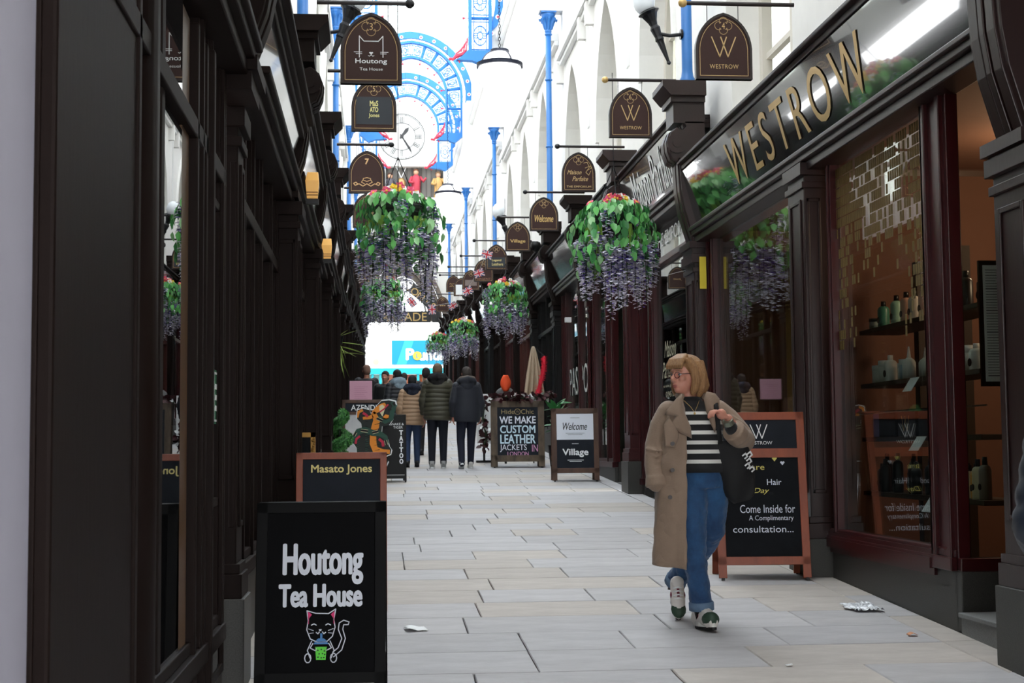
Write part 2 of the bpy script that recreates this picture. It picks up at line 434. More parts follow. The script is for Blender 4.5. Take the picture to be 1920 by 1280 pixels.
# ---- blue cast iron columns
def column(x, y, z0, z1, label):
    t = thing('iron_column', label, 'column', (x, y, z0), group='blue iron columns')
    r = .06; h = z1 - z0
    g = G(); g.lathe([(r * 1.5, 0), (r * 1.5, .06), (r * 1.15, .1), (r, .16), (r * .92, h - .42)], n=14); g.obj('shaft', BLUE, t, smooth=True)
    g = G()
    for zz in (.02, h * .33, h * .66, h - .46): g.lathe([(r * 1.02, zz), (r * 1.22, zz + .01), (r * 1.22, zz + .03), (r * 1.02, zz + .04)], n=14)
    g.obj('collar', BLUE, t, smooth=True)
    g = G(); g.lathe([(r * .95, h - .42), (r * 1.2, h - .38), (r * 1.1, h - .34), (r * 1.5, h - .18), (r * 2.3, h - .07), (r * 2.3, h - .03)], n=14)
    for k in range(8):
        a = k * pi / 4; c, s = cos(a), sin(a)
        g.tube([(c * r * 1.1, s * r * 1.1, h - .34), (c * r * 1.6, s * r * 1.6, h - .22), (c * r * 2.4, s * r * 2.4, h - .12), (c * r * 2.9, s * r * 2.9, h - .14), (c * r * 2.7, s * r * 2.7, h - .19)], [.022, .03, .03, .024, .012], 5)
    g.cb((0, 0, h - .015), (r * 5, r * 5, .03)); g.obj('capital', BLUE, t, smooth=False)
    return t
COLY = [15.5, 28.2, 41.6, 55.0, 68.0]
ordn = ['nearest', 'second', 'third', 'fourth', 'farthest']
for i, y in enumerate(COLY):
    for x, sd in ((-.78, 'left'), (3.38, 'right')):
        z0 = F(y) + (4.25 if sd == 'left' else 4.72); 
        c = column(x, y, z0, F(y) + 8.75, 'blue painted iron column with leafy capital, %s of the five along the %s wall' % (ordn[i], sd))
        # white block that the capital carries
        g = G(); s_ = 1 if sd == 'right' else -1
        g.box(min(x - .18 * s_, x + .3 * s_), max(x - .18 * s_, x + .3 * s_), y - .16, y + .16, F(y) + 8.75, F(y) + 8.86)
        g.box(min(x - .1 * s_, x + .3 * s_), max(x - .1 * s_, x + .3 * s_), y - .12, y + .12, F(y) + 8.86, F(y) + 12.0)
        g.obj('pier_block', TRIMW, WR_ if sd == 'right' else WL_, world=True)

# ---- blue roof arches
def arcpt(r, a): return (r * cos(a), r * sin(a))
def make_arch():
    t = thing('roof_arch', 'x', 'arch', (0, 0, 0), group='blue iron roof arches')
    ri, ro = 1.30, 1.97; d = .12
    def pt(r, a):
        # a from 0 (apex) to 1 (foot): circle to horizontal, then a straight leg
        aa = a * 1.28
        if aa <= 1: th_ = pi / 2 * (1 - aa); x, z = arcpt(r, th_)
        else: x, z = r, -(aa - 1) / .28 * 1.55
        z += .10 * max(0, 1 - aa * 1.6) if aa < .625 else 0
        return x, z
    N = 36
    for sgn in (1, -1):
        for (r0, r1, nm, dd) in ((ri, ri + .09, 'inner_rib', d), (ro - .09, ro, 'middle_rib', d)):
            A = [pt(r0, i / N) for i in range(N + 1)]; B = [pt(r1, i / N) for i in range(N + 1)]
            g = G(); g.strip([(sgn * x, z) for x, z in A], [(sgn * x, z) for x, z in B], -dd, dd); g.obj(nm, BLUE2, t)
        # outer band tapering at foot
        g = G(); M_ = 28; A = []; B = []
        for i in range(M_ + 1):
            a = pi / 2 - (i / M_) * (pi / 2 + .52); tp = max(0, (i / M_ - .86) / .14)
            rr0 = 2.08 + tp * .0; rr1 = 2.34 - tp * .25
            k = .10 * max(0, 1 - i / M_ * 2.2)
            A.append((sgn * rr0 * cos(a), rr0 * sin(a) + k)); B.append((sgn * rr1 * cos(a), rr1 * sin(a) + k))
        g.strip(A, B, -.06, .06); g.obj('outer_band', BLUE2, t)
        for i in range(9):
            a = pi / 2 - .17 - i * .235; x, z = sgn * 2.21 * cos(a), 2.21 * sin(a) + .03
            g = G(); g.lathe([(.068, -.075), (.068, .075)], (x, 0, z), 10, (0, 1, 0)); ro_ = g.obj('rosette', WHITEP, t)
            g = G(); g.lathe([(.034, -.10), (.034, .10)], (x, 0, z), 8, (0, 1, 0)); g.obj('red_boss', PINKR, ro_)
        NP = 7
        for k in range(NP + 1):
            a = k / NP; (x0, z0), (x1, z1) = pt(ri + .05, a), pt(ro - .05, a)
            if k: 
                g = G(); g.tube([(sgn * x0, 0, z0), (sgn * x1, 0, z1)], .05, 4); g.obj('cross_rib', BLUE2, t)
                (px_, pz_), (qx, qz) = pt(ri, a), pt(ri - .17, a)
                g = G(); g.tube([(sgn * px_, 0, pz_), (sgn * qx, 0, qz)], [.014, .012], 5); g.tube([(sgn * (px_ * .5 + qx * .5), 0, pz_ * .5 + qz * .5), (sgn * qx, 0, qz)], [.012, .05], 6)
                g.obj('red_pendant', PINKR, t)
            if k < NP:
                am = (k + .5) / NP; da = .5 / NP
                def q(u, v): return (lambda p: (sgn * p[0], p[1]))(pt(ri + .09 + (u + 1) / 2 * (ro - ri - .18), am + v * da))
                g = G(); W_ = .022
                for s2 in (-.72, .72):
                    g.line([q(s2, v) for v in (-1, -.5, 0, .5, 1)], W_, -.02, .02)
                    g.line([q(u, s2 * 1.1) for u in (-1, 0, 1)], W_, -.02, .02)
                for rr in (.78, .3):
                    g.line([q(rr * cos(i * pi / 9) * (1 if rr > .5 else 1), rr * sin(i * pi / 9) * .72) for i in range(18)], W_ * 1.1, -.025, .025, closed=True)
                for s2 in (-1, 1):
                    for uu in (-.16, 0, .16):
                        g.line([q(uu, s2 * .22), q(uu, s2 * .56)], W_ * .8, -.02, .02); g.line([q(s2 * .3, uu * .8), q(s2 * .78, uu * .8)], W_ * .8, -.02, .02)
                g.obj('lattice_panel', BLUE2, t)
        # foot block + red winged beast
        g = G(); g.prism([(sgn * (ri - .36), -1.78), (sgn * (ri - .2), -1.68), (sgn * (ri - .02), -1.5), (sgn * ro, -1.5), (sgn * (ro + .0), -1.62), (sgn * (ri + .34), -1.9), (sgn * (ri + .1), -1.8)], -.13, .13); g.obj('foot_bracket', BLUE2, t)
        g = G(); bx, bz = sgn * (ri - .06), -1.44
        g.tube([(bx - sgn * .42, 0, bz - .34), (bx - sgn * .28, 0, bz - .2), (bx - sgn * .12, 0, bz - .16), (bx, 0, bz - .02)], [.03, .065, .06, .03], 7)
        g.ell((bx - sgn * .46, 0, bz - .3), (.065, .05, .05), 8, 6)
        for i in range(5): g.tube([(bx - sgn * (.3 - i * .07), 0, bz - .14 + i * .03), (bx - sgn * (.17 - i * .05), .02, bz - .02 + i * .07), (bx - sgn * (.05 - .02 * i), 0, bz + .06 + i * .085)], [.022, .02, .006], 5)
        g.tube([(bx - sgn * .25, 0, bz - .25), (bx - sgn * .2, -.05, bz - .42)], [.04, .02], 5); g.obj('red_beast', PINKR, t)
    return t
arch0 = make_arch()
for i, y in enumerate([41.4, 55.6, 63.2]):
    a = arch0 if i == 0 else dup(arch0)
    a.location = (XC, y, F(y) + 12.45)
    a['label'] = ['pale blue lattice iron arch cut off by the top of the photo, nearest of three', 'pale blue lattice iron arch with red bosses, middle one of three', 'pale blue lattice iron arch right in front of the big clock, farthest of three'][i]

# ---- end wall: clock, figure niche, pointed canopy, letters
EW = mat('end_wall_plaster', (238, 236, 230), 0.7)
TAUPE = mat('taupe_moulding', (120, 108, 98), 0.7, var=.1)
y0 = YEND; Fz = F(YEND)
def ex(px): return (px - 705) / 37.16
def ez(py): return 1.55 + (842 - py) / 37.16
g = G()
ox0, ox1, oz = -.1, 2.8, ez(604)
ap = ez(478); hw_ = ex(838) - XC
# wall with a pointed opening
arc = []
for i in range(13):
    t = i / 12; arc.append((XC - hw_ * (1 - t ** 1.5), ez(600) + (ap - ez(600)) * sin(t * pi / 2)))
arcR = [(2 * XC - x, z) for x, z in arc[::-1][1:]]; ARC = arc + arcR
top = Fz + 17.5
for i in range(len(ARC) - 1): g.prism([ARC[i], ARC[i + 1], (ARC[i + 1][0], ez(366)), (ARC[i][0], ez(366))], y0, y0 + .6)
g.box(-1.6, XC - hw_, y0, y0 + .6, Fz - .3, ez(366)); g.box(XC + hw_, 4.3, y0, y0 + .6, Fz - .3, ez(366))
nx0, nx1, nz0, nz1 = ex(722), ex(832), ez(366), ez(306)
g.box(-1.6, nx0, y0, y0 + .6, nz0, nz1); g.box(nx1, 4.3, y0, y0 + .6, nz0, nz1); g.box(-1.6, 4.3, y0, y0 + .6, nz1, top)
endw = g.obj('wall_back', EW); tag(endw, kind='structure')
for k, (cut, dy) in enumerate(((0, .25), (.26, .12), (.5, .32), (.72, .2))):
    def off(c, n=13):
        o = []
        for i in range(n):
            t = i / (n - 1); o.append((XC - (hw_ - c) * (1 - t ** 1.5), ez(600) + (ap - c * 1.05 - ez(600)) * sin(t * pi / 2)))
        return o + [(2 * XC - x, z) for x, z in o[::-1][1:]]
    g = G(); g.strip(off(cut), off(cut + .2), y0 - dy, y0 + .5); g.obj('arch_moulding', TAUPE, endw)
g = G(); g.strip(off(.98), off(1.08), y0 + .1, y0 + .3); g.strip(off(1.2), off(1.24), y0 + .1, y0 + .3)
for i in range(-4, 5): g.tube([(XC + i * .13, y0 + .2, ez(545)), (XC + i * .42, y0 + .2, ez(505) - abs(i) * .22)], .02, 4)
g.obj('fanlight_bars', TRIMW, endw)
# niche backing in grey panels
g = G(); g.box(nx0 - .1, nx1 + .1, y0 + .55, y0 + .65, nz0 - .1, nz1 + .1); g.obj('niche_back', mat('grey_panel', (128, 124, 118), .8), endw)
g = G()
for i in range(12): x = nx0 + (nx1 - nx0) * (i + .5) / 12; g.box(x - .03, x + .03, y0 + .5, y0 + .56, nz0, nz1)
g.obj('niche_slats', mat('grey_panel2', (100, 96, 92), .8), endw)
# iron letter arch ARCADE
sg = thing('name_arch', "black iron arch sign with gold serif letters over the far exit", 'sign', (XC, y0 - .6, ez(605)))
SB = mat('sign_black', (34, 34, 34), .5)
def band(z_out, c):
    o = []
    for px_, py_ in z_out: o.append((ex(px_), ez(py_)))
    return o
outr = [(756, 522), (776, 532), (800, 549), (816, 564), (824, 590), (826, 605)]; innr = [(756, 541), (764, 547), (789, 567), (802, 580), (808, 596), (809, 605)]
g = G()
for s in (1, -1):
    f = lambda L: [((XC + s * (ex(a) - ex(756))), ez(b)) for a, b in L]
    g.strip(f(outr), f(innr), y0 - .65, y0 - .6)
g.obj('arched_band', SB, sg, world=True)
g = G(); g.box(XC - 1.35, XC + 1.35, y0 - .65, y0 - .6, ez(605), ez(584)); g.obj('letter_bar', SB, sg, world=True)
g = G(); text(g, 'ARCADE', XC, ez(594.5), w=2.3, h=.42, y=y0 - .67)
word = "THORNTON'S"
for i, ch in enumerate(word):
    t = (i - 4.5) / 4.5; sx = 1 if t > 0 else -1; a = abs(t); px_ = 760 + a * 50
    cz = ez(534 + a * 41); cx = XC + sx * (ex(px_) - ex(756))
    text(g, ch, cx, cz, h=.36 if ch != "'" else .12, y=y0 - .67, rot=-sx * R(38) * min(1, a + .45))
g.obj('lettering', GOLD, sg, world=True)
# clock
ck = thing('wall_clock', 'large skeleton clock face with roman numerals on the white end wall', 'clock', (ex(753), y0 - .02, ez(250)))
CB = mat('clock_grey', (24, 24, 28), .7, spec=.1)
g = G(); 
for r, w_ in ((1.17, .03), (.7, .024), (1.11, .014)): g.line([(r * cos(i * pi / 24), r * sin(i * pi / 24)) for i in range(48)], w_, -.06, -.02, closed=True)
for i in range(12):
    a = i * pi / 6; n = [4, 1, 2, 3, 3, 1, 2, 3, 4, 2, 1, 2][i]
    for j in range(n):
        o = (j - (n - 1) / 2) * .075; d = Vector((sin(a), cos(a))); p = Vector((cos(a), -sin(a)))
        g.line([tuple(d * .72 + p * o), tuple(d * 1.02 + p * o)], .022, -.06, -.02)
g.obj('clock_dial', CB, ck)
for nm, a, L_, w_ in (('hour_hand', R(38), .6, .1), ('minute_hand', R(148), 1.0, .06)):
    g = G(); d = Vector((sin(a), cos(a))); p = Vector((d.y, -d.x))
    g.prism([tuple(-d * .15 - p * w_ * .4), tuple(-d * .15 + p * w_ * .4), tuple(d * L_ * .7 + p * w_), tuple(d * L_), tuple(d * L_ * .7 - p * w_)], -.12, -.08); g.obj(nm, mat('hand_dark', (24, 22, 22), .6), ck)
g = G(); g.lathe([(.1, -.14), (.1, -.05)], (0, 0, 0), 12, (0, 1, 0)); g.obj('hub', mat('hand_dark', (24, 22, 22), .6), ck)
# clock figures in the niche
def figure(px_, col1, col2, label, s=1.0):
    t = thing('clock_figure', label, 'statue', (ex(px_), y0 + .25, nz0 + .02), group='painted clock figures')
    g = G(); g.tube([(0, 0, 0), (0, 0, .5 * s), (0, 0, .9 * s), (0, 0, 1.12 * s), (0, 0, 1.2 * s)], [.26 * s, .22 * s, .25 * s, .18 * s, .07], 10)
    g.tube([(-.2 * s, 0, 1.08 * s), (-.34 * s, -.1, .8 * s), (-.15 * s, -.3, .75 * s)], [.09, .08, .06], 7); g.tube([(.2 * s, 0, 1.08 * s), (.38 * s, -.1, .85 * s), (.5 * s, -.2, 1.0 * s)], [.09, .08, .06], 7)
    g.obj('robe', mat('robe_%d' % col1[0], col1, .7), t, smooth=True)
    g = G(); g.ell((0, 0, 1.32 * s), (.13, .13, .16)); g.obj('head', mat('fig_skin', (196, 150, 120), .6), t, smooth=True)
    g = G(); g.ell((0, .03, 1.4 * s), (.15, .15, .12)); g.obj('hair', mat('hair_%d' % col2[0], col2, .7), t, smooth=True)
figure(731, (70, 66, 72), (70, 45, 35), 'painted clock figure in grey at the left of the niche', .85)
figure(780, (170, 50, 66), (110, 70, 50), 'painted clock figure in a crimson robe beside the bell')
figure(822, (190, 150, 90), (120, 90, 60), 'painted clock figure with golden tunic at the right end', .9)
bl = thing('bell', 'bronze bell hanging between the clock figures', 'bell', (ex(752), y0 + .2, nz0 + .3))
g = G(); g.lathe([(.36, 0), (.34, .06), (.26, .2), (.22, .55), (.14, .7), (.03, .75)], n=16); g.obj('bell_body', mat('bronze', (150, 120, 78), .4, .6), bl, smooth=True)
g = G(); g.tube([(0, 0, .74), (-.25, 0, 1.3)], .02, 5); g.tube([(0, 0, .74), (.25, 0, 1.3)], .02, 5); g.obj('hanger', TRIMW, bl)

# ---- street outside
sy = 86.0; SZ = F(YEND) - .05
g = G(); g.box(-30, 34, YEND + .55, sy, SZ - .4, SZ); tag(g.obj('floor_street', mat('street_paving', (150, 148, 145), .8, c2=(130, 128, 125), vs=4)), kind='structure')
def sx_(px): return (px - 705) / 2750 * sy
def sz_(py): return 1.55 + (842 - py) / 2750 * sy
st = thing('discount_store', 'white and turquoise discount store across the street beyond the arcade', 'building', (2, sy, SZ))
g = G(); g.box(-14, 18, sy, sy + .4, sz_(701), 16); g.box(-14, 18, sy + .2, sy + .6, SZ, sz_(701))
g.box(-14, 18, sy, sy + .4, SZ, SZ + .25)
g.obj('facade', mat('store_render', (240, 242, 242), .7), st, world=True)
TEAL = mat('turquoise_sign', (18, 112, 140), .6, spec=.2); TEAL2 = mat('turquoise_frame', (26, 138, 150), .6, spec=.2)
g = G(); g.box(sx_(733), sx_(733) + 5.4, sy - .12, sy, sz_(682), sz_(637)); sb = g.obj('sign_board', TEAL, st, world=True)
g = G(); g.prism([(sx_(742), sz_(682)), (sx_(757), sz_(637)), (sx_(774), sz_(637)), (sx_(760), sz_(682))], sy - .125, sy - .12); g.obj('sign_stripe', mat('turq_light', (44, 140, 166), .6, spec=.2), sb, world=True)
g = G(); x = sx_(761)
text(g, 'P', sx_(767), sz_(663), h=.62, w=.42, y=sy - .14, bold=.06); text(g, 'undland', sx_(786) + 1.2, sz_(664), w=2.5, h=.6, y=sy - .14, bold=.06)
g.obj('store_lettering', WHITEP, sb, world=True)
g = G(); g.lathe([(.26, 0), (.26, .04)], (sx_(780.5), sy - .17, sz_(666)), 18, (0, 1, 0)); cn = g.obj('coin', mat('coin_yellow', (170, 140, 40), .6), sb, world=True)
g = G(); text(g, 'L', sx_(781), sz_(666), h=.26, y=sy - .18); g.obj('coin_mark', TEAL, cn, world=True)
g = G(); g.box(-6, 9, sy - .2, sy + .1, sz_(700), sz_(689)); 
for px_ in (697, 712, 782, 850, 930, 1000): g.box(sx_(px_) - .07, sx_(px_) + .07, sy - .1, sy + .2, SZ, sz_(700))
g.box(sx_(676) - .1, sx_(678), sy - .06, sy, sz_(700), sz_(605))
g.obj('turquoise_trim', TEAL2, st, world=True)
g = G(); g.box(-6, 9, sy + .05, sy + .06, SZ + .25, sz_(700)); g.obj('shop_window', GLASS, st, world=True)
g = G(); g.lathe([(.18, 0), (.18, .05)], (sx_(703.5), sy - .06, sz_(677)), 16, (0, 1, 0)); g.obj('round_badge', mat('badge_gold', (214, 184, 120), .5), st, world=True)
g = G(); g.box(sx_(716), sx_(790), sy + .1, sy + .18, SZ + .3, sz_(701)); g.obj('window_display', mat('orange_display', (190, 60, 34), .6, c2=(210, 110, 60), vs=2), st, world=True)
g = G(); g.box(sx_(640), sx_(714), sy + .1, sy + .18, SZ + .3, sz_(701)); g.box(sx_(792), sx_(1020), sy + .1, sy + .18, SZ + .3, sz_(701)); g.obj('window_poster', mat('pale_blue_display', (170, 214, 222), .6), st, world=True)
# ================================================================== SHOPFRONTS
def sideM(side, x, y, z, tilt=0.0):
    # text frame: local x runs the reading way, -local y faces the arcade, local z up
    if side > 0: ax = Vector((0, -1, 0)); out = Vector((-1, 0, 0))
    else: ax = Vector((0, 1, 0)); out = Vector((1, 0, 0))
    upv = Vector((0, 0, 1)) * cos(tilt) + out * sin(tilt); nrm = ax.cross(upv)
    M = Matrix((ax, -nrm if nrm.dot(out) > 0 else nrm, upv)).transposed().to_4x4(); M.translation = (x, y, z)
    return M
def bracket(side, y, zb, zt, parent, mt, pscale=.85):
    X = XR if side > 0 else XL; s = -1 if side > 0 else 1
    H = zt - zb; k = H / 1.72
    body = [(0, 0), (.15, 0), (.2, .14), (.27, .34), (.31, .55), (.325, .78), (.33, .9), (.36, .86), (.42, .89), (.46, .98), (.47, 1.08), (.43, 1.18), (.36, 1.23), (.28, 1.2), (.24, 1.24), (.27, 1.3), (0, 1.3)]
    g = G()
    for (a, b, d) in ((-.2, .2, 0), (-.15, -.05, .018), (.05, .15, .018), (-.03, .03, .026)):
        P = [(X + s * (p + d if p else 0) * pscale, zb + z * k) for p, z in body]; g.prism(P, y + a, y + b)
    o = g.obj('scroll_bracket', mt, parent, world=True, bev=.006)
    g = G(); 
    for yy_ in (y - .215, y + .2): g.lathe([(.11 * k, 0), (.11 * k, .015)], (X + s * .36 * pscale, yy_, zb + 1.06 * k), 14, (0, 1, 0)); g.lathe([(.05 * k, -.012), (.05 * k, .03)], (X + s * .36 * pscale, yy_, zb + 1.06 * k), 10, (0, 1, 0))
    g.obj('volute', mt, o, world=True)
    g = G(); P = lambda p: X + s * p * pscale
    g.box(min(X, P(.4)), max(X, P(.4)), y - .2, y + .2, zb + 1.28 * k, zb + 1.52 * k)
    g.box(min(X, P(.44)), max(X, P(.44)), y - .24, y + .24, zb + 1.5 * k, zb + 1.56 * k)
    g.prism([(X, zb + 1.56 * k), (P(.45), zb + 1.56 * k), (P(.55), zb + 1.66 * k), (P(.55), zb + 1.72 * k), (X, zb + 1.72 * k)], y - .3, y + .3)
    g.obj('bracket_cap', mt, o, world=True)
    g = G(); g.box(min(X, P(.24)), max(X, P(.24)), y - .26, y + .26, zb - .07, zb); g.box(min(X, P(.2)), max(X, P(.2)), y - .23, y + .23, zb - .16, zb - .07); g.obj('bracket_base', mt, o, world=True)
    return o
def pilaster(side, y, zt, parent, mt, fl, w_=.45, p=.15, zpl=None):
    X = XR if side > 0 else XL; s = -1 if side > 0 else 1
    zpl = fl + .45 if zpl is None else zpl
    g = G(); bx = lambda p0, p1, a, b, z0, z1: g.box(min(X + s * p0, X + s * p1), max(X + s * p0, X + s * p1), a, b, z0, z1)
    bx(-.1, p, y - w_ / 2, y + w_ / 2, zpl, zt)
    o = g.obj('pilaster', mt, parent, world=True, bev=.008)
    g = G(); e = .014
    a, b = y - w_ / 2, y + w_ / 2; z0, z1 = zpl + .35, zt - .28
    for (c, d, u, v) in ((a + .07, a + .1, z0, z1), (b - .1, b - .07, z0, z1), (a + .1, b - .1, z0, z0 + .03), (a + .1, b - .1, z1 - .03, z1)): bx(p, p + e, c, d, u, v)
    for zz, hh, pp in ((zpl, .12, .03), (zpl + .12, .05, .018), (zt - .2, .05, .02), (zt - .1, .1, .035)): bx(-.05, p + pp, a - pp, b + pp, zz, zz + hh)
    # panel frame on the face towards the entrance
    xa, xb = X + s * .02, X + s * (p - .02)
    for (c, d, u, v) in ((xa, xa + s * .02, z0, z1), (xb - s * .02, xb, z0, z1), (xa, xb, z0, z0 + .03), (xa, xb, z1 - .03, z1)): g.box(min(c, d), max(c, d), a - .01, a, u, v)
    g.obj('pilaster_moulding', mt, o, world=True, bev=.004)
    g = G(); bx(-.1, p + .045, a - .045, b + .045, fl - .25, zpl); g.obj('granite_block', GRAN, o, world=True, bev=.006)
    return o
def shopfront(side, y0, y1, label, mt, fmt, zsill, ztr, zf0, zf1, mull, name='shopfront', recess=None, backcol=DARKIN, depth=2.0, plz=None, glass=GLASS, mmt=None, tilt=True, wins=None, mw=.07, transom=True):
    X = XR if side > 0 else XL; s = -1 if side > 0 else 1; fl = F(y0)
    t = thing(name, label, 'shopfront', (X, (y0 + y1) / 2, F((y0 + y1) / 2)))
    mmt = mmt or mt
    def B(g, p0, p1, a, b, z0, z1): g.box(min(X + s * p0, X + s * p1), max(X + s * p0, X + s * p1), a, b, z0, z1)
    ra, rb = recess if recess else (None, None)
    spans = [(y0, y1)] if not recess else [q for q in ((y0, ra), (rb, y1)) if q[1] - q[0] > .05]
    zp = zsill - .08
    g = G()
    for a, b in spans: B(g, -.12, .0, a, b, fl - .3, zp)
    g.obj('stall_riser', GRAN, t, world=True, bev=.008)
    g = G()
    for a, b in spans: B(g, -.1, .04, a, b, zp, zsill); B(g, -.08, .015, a, b, zsill, zsill + .05)
    g.obj('sill', mmt, t, world=True, bev=.006)
    # frames
    ys = sorted(set([y0 + .03] + list(mull) + [y1 - .03]))
    for yv in ys:
        g = G(); B(g, -.07, .012, yv - mw / 2, yv + mw / 2, zsill, zf0); B(g, .01, .03, yv - mw * .22, yv + mw * .22, zsill, zf0); g.obj('mullion', mmt, t, world=True, bev=.004)
    if transom:
        g = G()
        for a, b in spans: B(g, -.06, .03, a, b, ztr - .04, ztr + .04)
        g.obj('transom', mmt, t, world=True, bev=.006)
    for i in range(len(ys) - 1):
        a, b = ys[i] + mw / 2 - .005, ys[i + 1] - mw / 2 + .005
        if b - a < .08: continue
        if recess and ra - .05 < (a + b) / 2 < rb + .05: continue
        for (u, v) in (((zsill, ztr), (ztr, zf0)) if transom else ((zsill, zf0),)):
            g = G(); B(g, -.045, -.037, a, b, u + .02, v); g.obj('pane', glass, t, world=True)
    if recess:
        g = G(); dd = -.85
        B(g, dd - .06, dd, ra, rb, fl, zsill + .1); B(g, dd - .05, dd, ra, ra + .12, fl, zf0); B(g, dd - .05, dd, rb - .12, rb, fl, zf0); B(g, dd - .05, dd + .01, ra, rb, ztr - .06, ztr + .06)
        for z_ in (zsill + .1, ztr - .16): B(g, dd - .05, dd + .005, ra, rb, z_, z_ + .1)
        dr = g.obj('entrance_door', mt, t, world=True, bev=.005)
        g = G(); B(g, dd - .03, dd - .02, ra + .1, rb - .1, zsill + .1, zf0); g.obj('pane', glass, dr, world=True)
        g = G(); B(g, dd + .01, dd + .06, ra + .2, ra + .23, fl + .95, fl + 1.4); g.obj('door_handle', GOLD, dr, world=True)
        g = G(); B(g, dd, -.0, ra, rb, fl - .2, fl + .06); g.obj('doorstep', GRANS, t, world=True)
        g = G()
        for yv in (ra, rb): B(g, dd, -.05, yv - .03, yv + .03, fl, zsill); 
        g.obj('recess_riser', GRAN, t, world=True)
        for yv in (ra, rb):
            g = G(); B(g, dd, -.05, yv - .004, yv + .004, zsill, zf0); g.obj('pane', glass, t, world=True)
    # fascia
    pb, pt_ = (.1, .26) if side > 0 else (.1, .2); ck = .78 if side > 0 else .72
    g = G(); g.prism([(X + s * pb, zf0 + .06), (X + s * pt_, zf1 - .12), (X - s * .1, zf1 - .12), (X - s * .1, zf0 + .06)], y0 - .02, y1 + .02); fa = g.obj('fascia_board', fmt, t, world=True)
    g = G()
    for p, z0, z1 in ((.17, zf0 - .03, zf0 + .03), (.2, zf0 + .02, zf0 + .06), (.13, zf0 - .1, zf0 - .03)): B(g, -.08, p, y0 - .03, y1 + .03, z0, z1)
    g.obj('fascia_lower_moulding', mt, t, world=True, bev=.008)
    g = G()
    for p, z0, z1 in ((.3, zf1 - .15, zf1 - .1), (.34, zf1 - .1, zf1 - .05), (.4, zf1 - .05, zf1 - .015), (.37, zf1 - .015, zf1)): B(g, -.3, p * ck, y0 - .03, y1 + .03, z0, z1)
    g.obj('cornice', mt, t, world=True, bev=.008)
    # interior
    g = G(); d0, d1 = -.12, -depth; zc = zf0 + .02
    B(g, d1, d1 - .08, y0, y1, fl - .1, zc); B(g, d0 - .0, d1, y0, y0 + .04, fl, zc); B(g, d0, d1, y1 - .04, y1, fl, zc); B(g, d0, d1, y0, y1, zc, zc + .05)
    g.obj('interior_walls', backcol, t, world=True)
    g = G(); B(g, -.08, d1, y0, y1, fl + .02, fl + .05 if not recess else fl + .04); g.obj('interior_floor', mat('shop_floor', (84, 72, 62), .5), t, world=True)
    return t, fa
def FM(side, y, zc, zf0, zf1, eps=.006):
    X = XR if side > 0 else XL; s = -1 if side > 0 else 1
    tl = math.atan(.16 / (zf1 - zf0 - .18)); f = (zc - zf0 - .06) / (zf1 - zf0 - .18)
    return sideM(side, X + s * (.1 + .16 * f + eps), y, zc, tl)

FASG = mat('fascia_gloss_black', (12, 12, 14), 0.03, coat=1.0, spec=1.0)
WARMW = mat('salon_wall', (122, 84, 68), 0.8, var=.04)
DBR = mat('dark_wood_interior', (56, 38, 26), 0.6)
# ---------------- right side, nearest: hairdresser
t1, fa = shopfront(1, 7.65, 15.2, 'oxblood shopfront with gold lettering and hair products in its window, nearest right', BROWN2, FASG, .87, 3.66, 3.82, 4.6,
                   [9.0, 10.98, 11.72, 14.95], recess=(7.7, 8.68), backcol=WARMW, depth=2.6, mmt=OXB, transom=False)
g = G(); text(g, 'WESTROW', 0, 0, w=3.85, h=.42, spacing=1.35, M=FM(1, 11.5, 4.19, 3.82, 4.6)); g.obj('gold_lettering', GOLD, fa, world=True)
g = G(); g.box(3.5, 3.58, 8.66, 9.06, .79, 3.8); g.box(3.47, 3.6, 8.7, 8.76, .79, 3.8); g.box(3.47, 3.6, 8.95, 9.02, .79, 3.8); g.obj('corner_post', OXB, t1, world=True, bev=.006)
g = G(); g.box(3.5, 4.35, 8.62, 8.7, .2, .79); g.obj('stall_riser', GRAN, t1, world=True, bev=.006)
g = G(); g.box(3.5, 4.35, 8.62, 8.7, .79, .87); g.box(4.28, 4.36, 8.62, 8.7, .79, 3.8); g.obj('sill', OXB, t1, world=True, bev=.006)
g = G(); g.box(3.49, 4.35, 7.7, 8.62, .1, .545); g.box(3.47, 4.35, 7.7, 8.62, .52, .55); g.obj('doorstep', GRANS, t1, world=True, bev=.006)
g = G()
g.box(3.45, 3.56, 9.0, 11.17, .785, .85); g.box(3.47, 3.56, 9.0, 11.17, .85, .9); g.box(3.48, 3.56, 9.0, 11.17, .74, .785)
g.obj('sill_moulding', OXB, t1, world=True)
for y_, zt in ((11.395, 3.78), (15.42, 3.6)): pilaster(1, y_, zt, t1, BROWN2, F(y_), zpl=.84 if y_ < 13 else F(15.4) + .3)
pilaster(1, 7.42, 3.1, t1, BROWN2, F(7.4), zpl=.8)
bracket(1, 7.42, 3.18, 4.9, t1, BROWN2); bracket(1, 15.42, 3.73, 5.45, t1, BROWN2)
# gold tile transfer on the glass
g = G(); rr = random.Random(5)
for i in range(44):
    for j in range(18):
        yv = 9.07 + i * .043; zv = 3.68 - j * .078
        lim = 9.1 + 1.95 * (.5 + .5 * sin(j * 1.7))
        if rr.random() < .8 - j * .035 - (.35 if 9.5 < yv < 10.5 and j > 8 else 0) + (.2 if yv > 10.6 or yv < 9.3 else 0): g.add([(3.536, yv, zv), (3.536, yv + .036, zv), (3.536, yv + .036, zv - .07), (3.536, yv, zv - .07)], [(0, 1, 2, 3)])
o = g.obj('gold_tile_transfer', mat('ochre_film', (92, 74, 24), .85, 0), t1, world=True); o['kind'] = 'stuff'
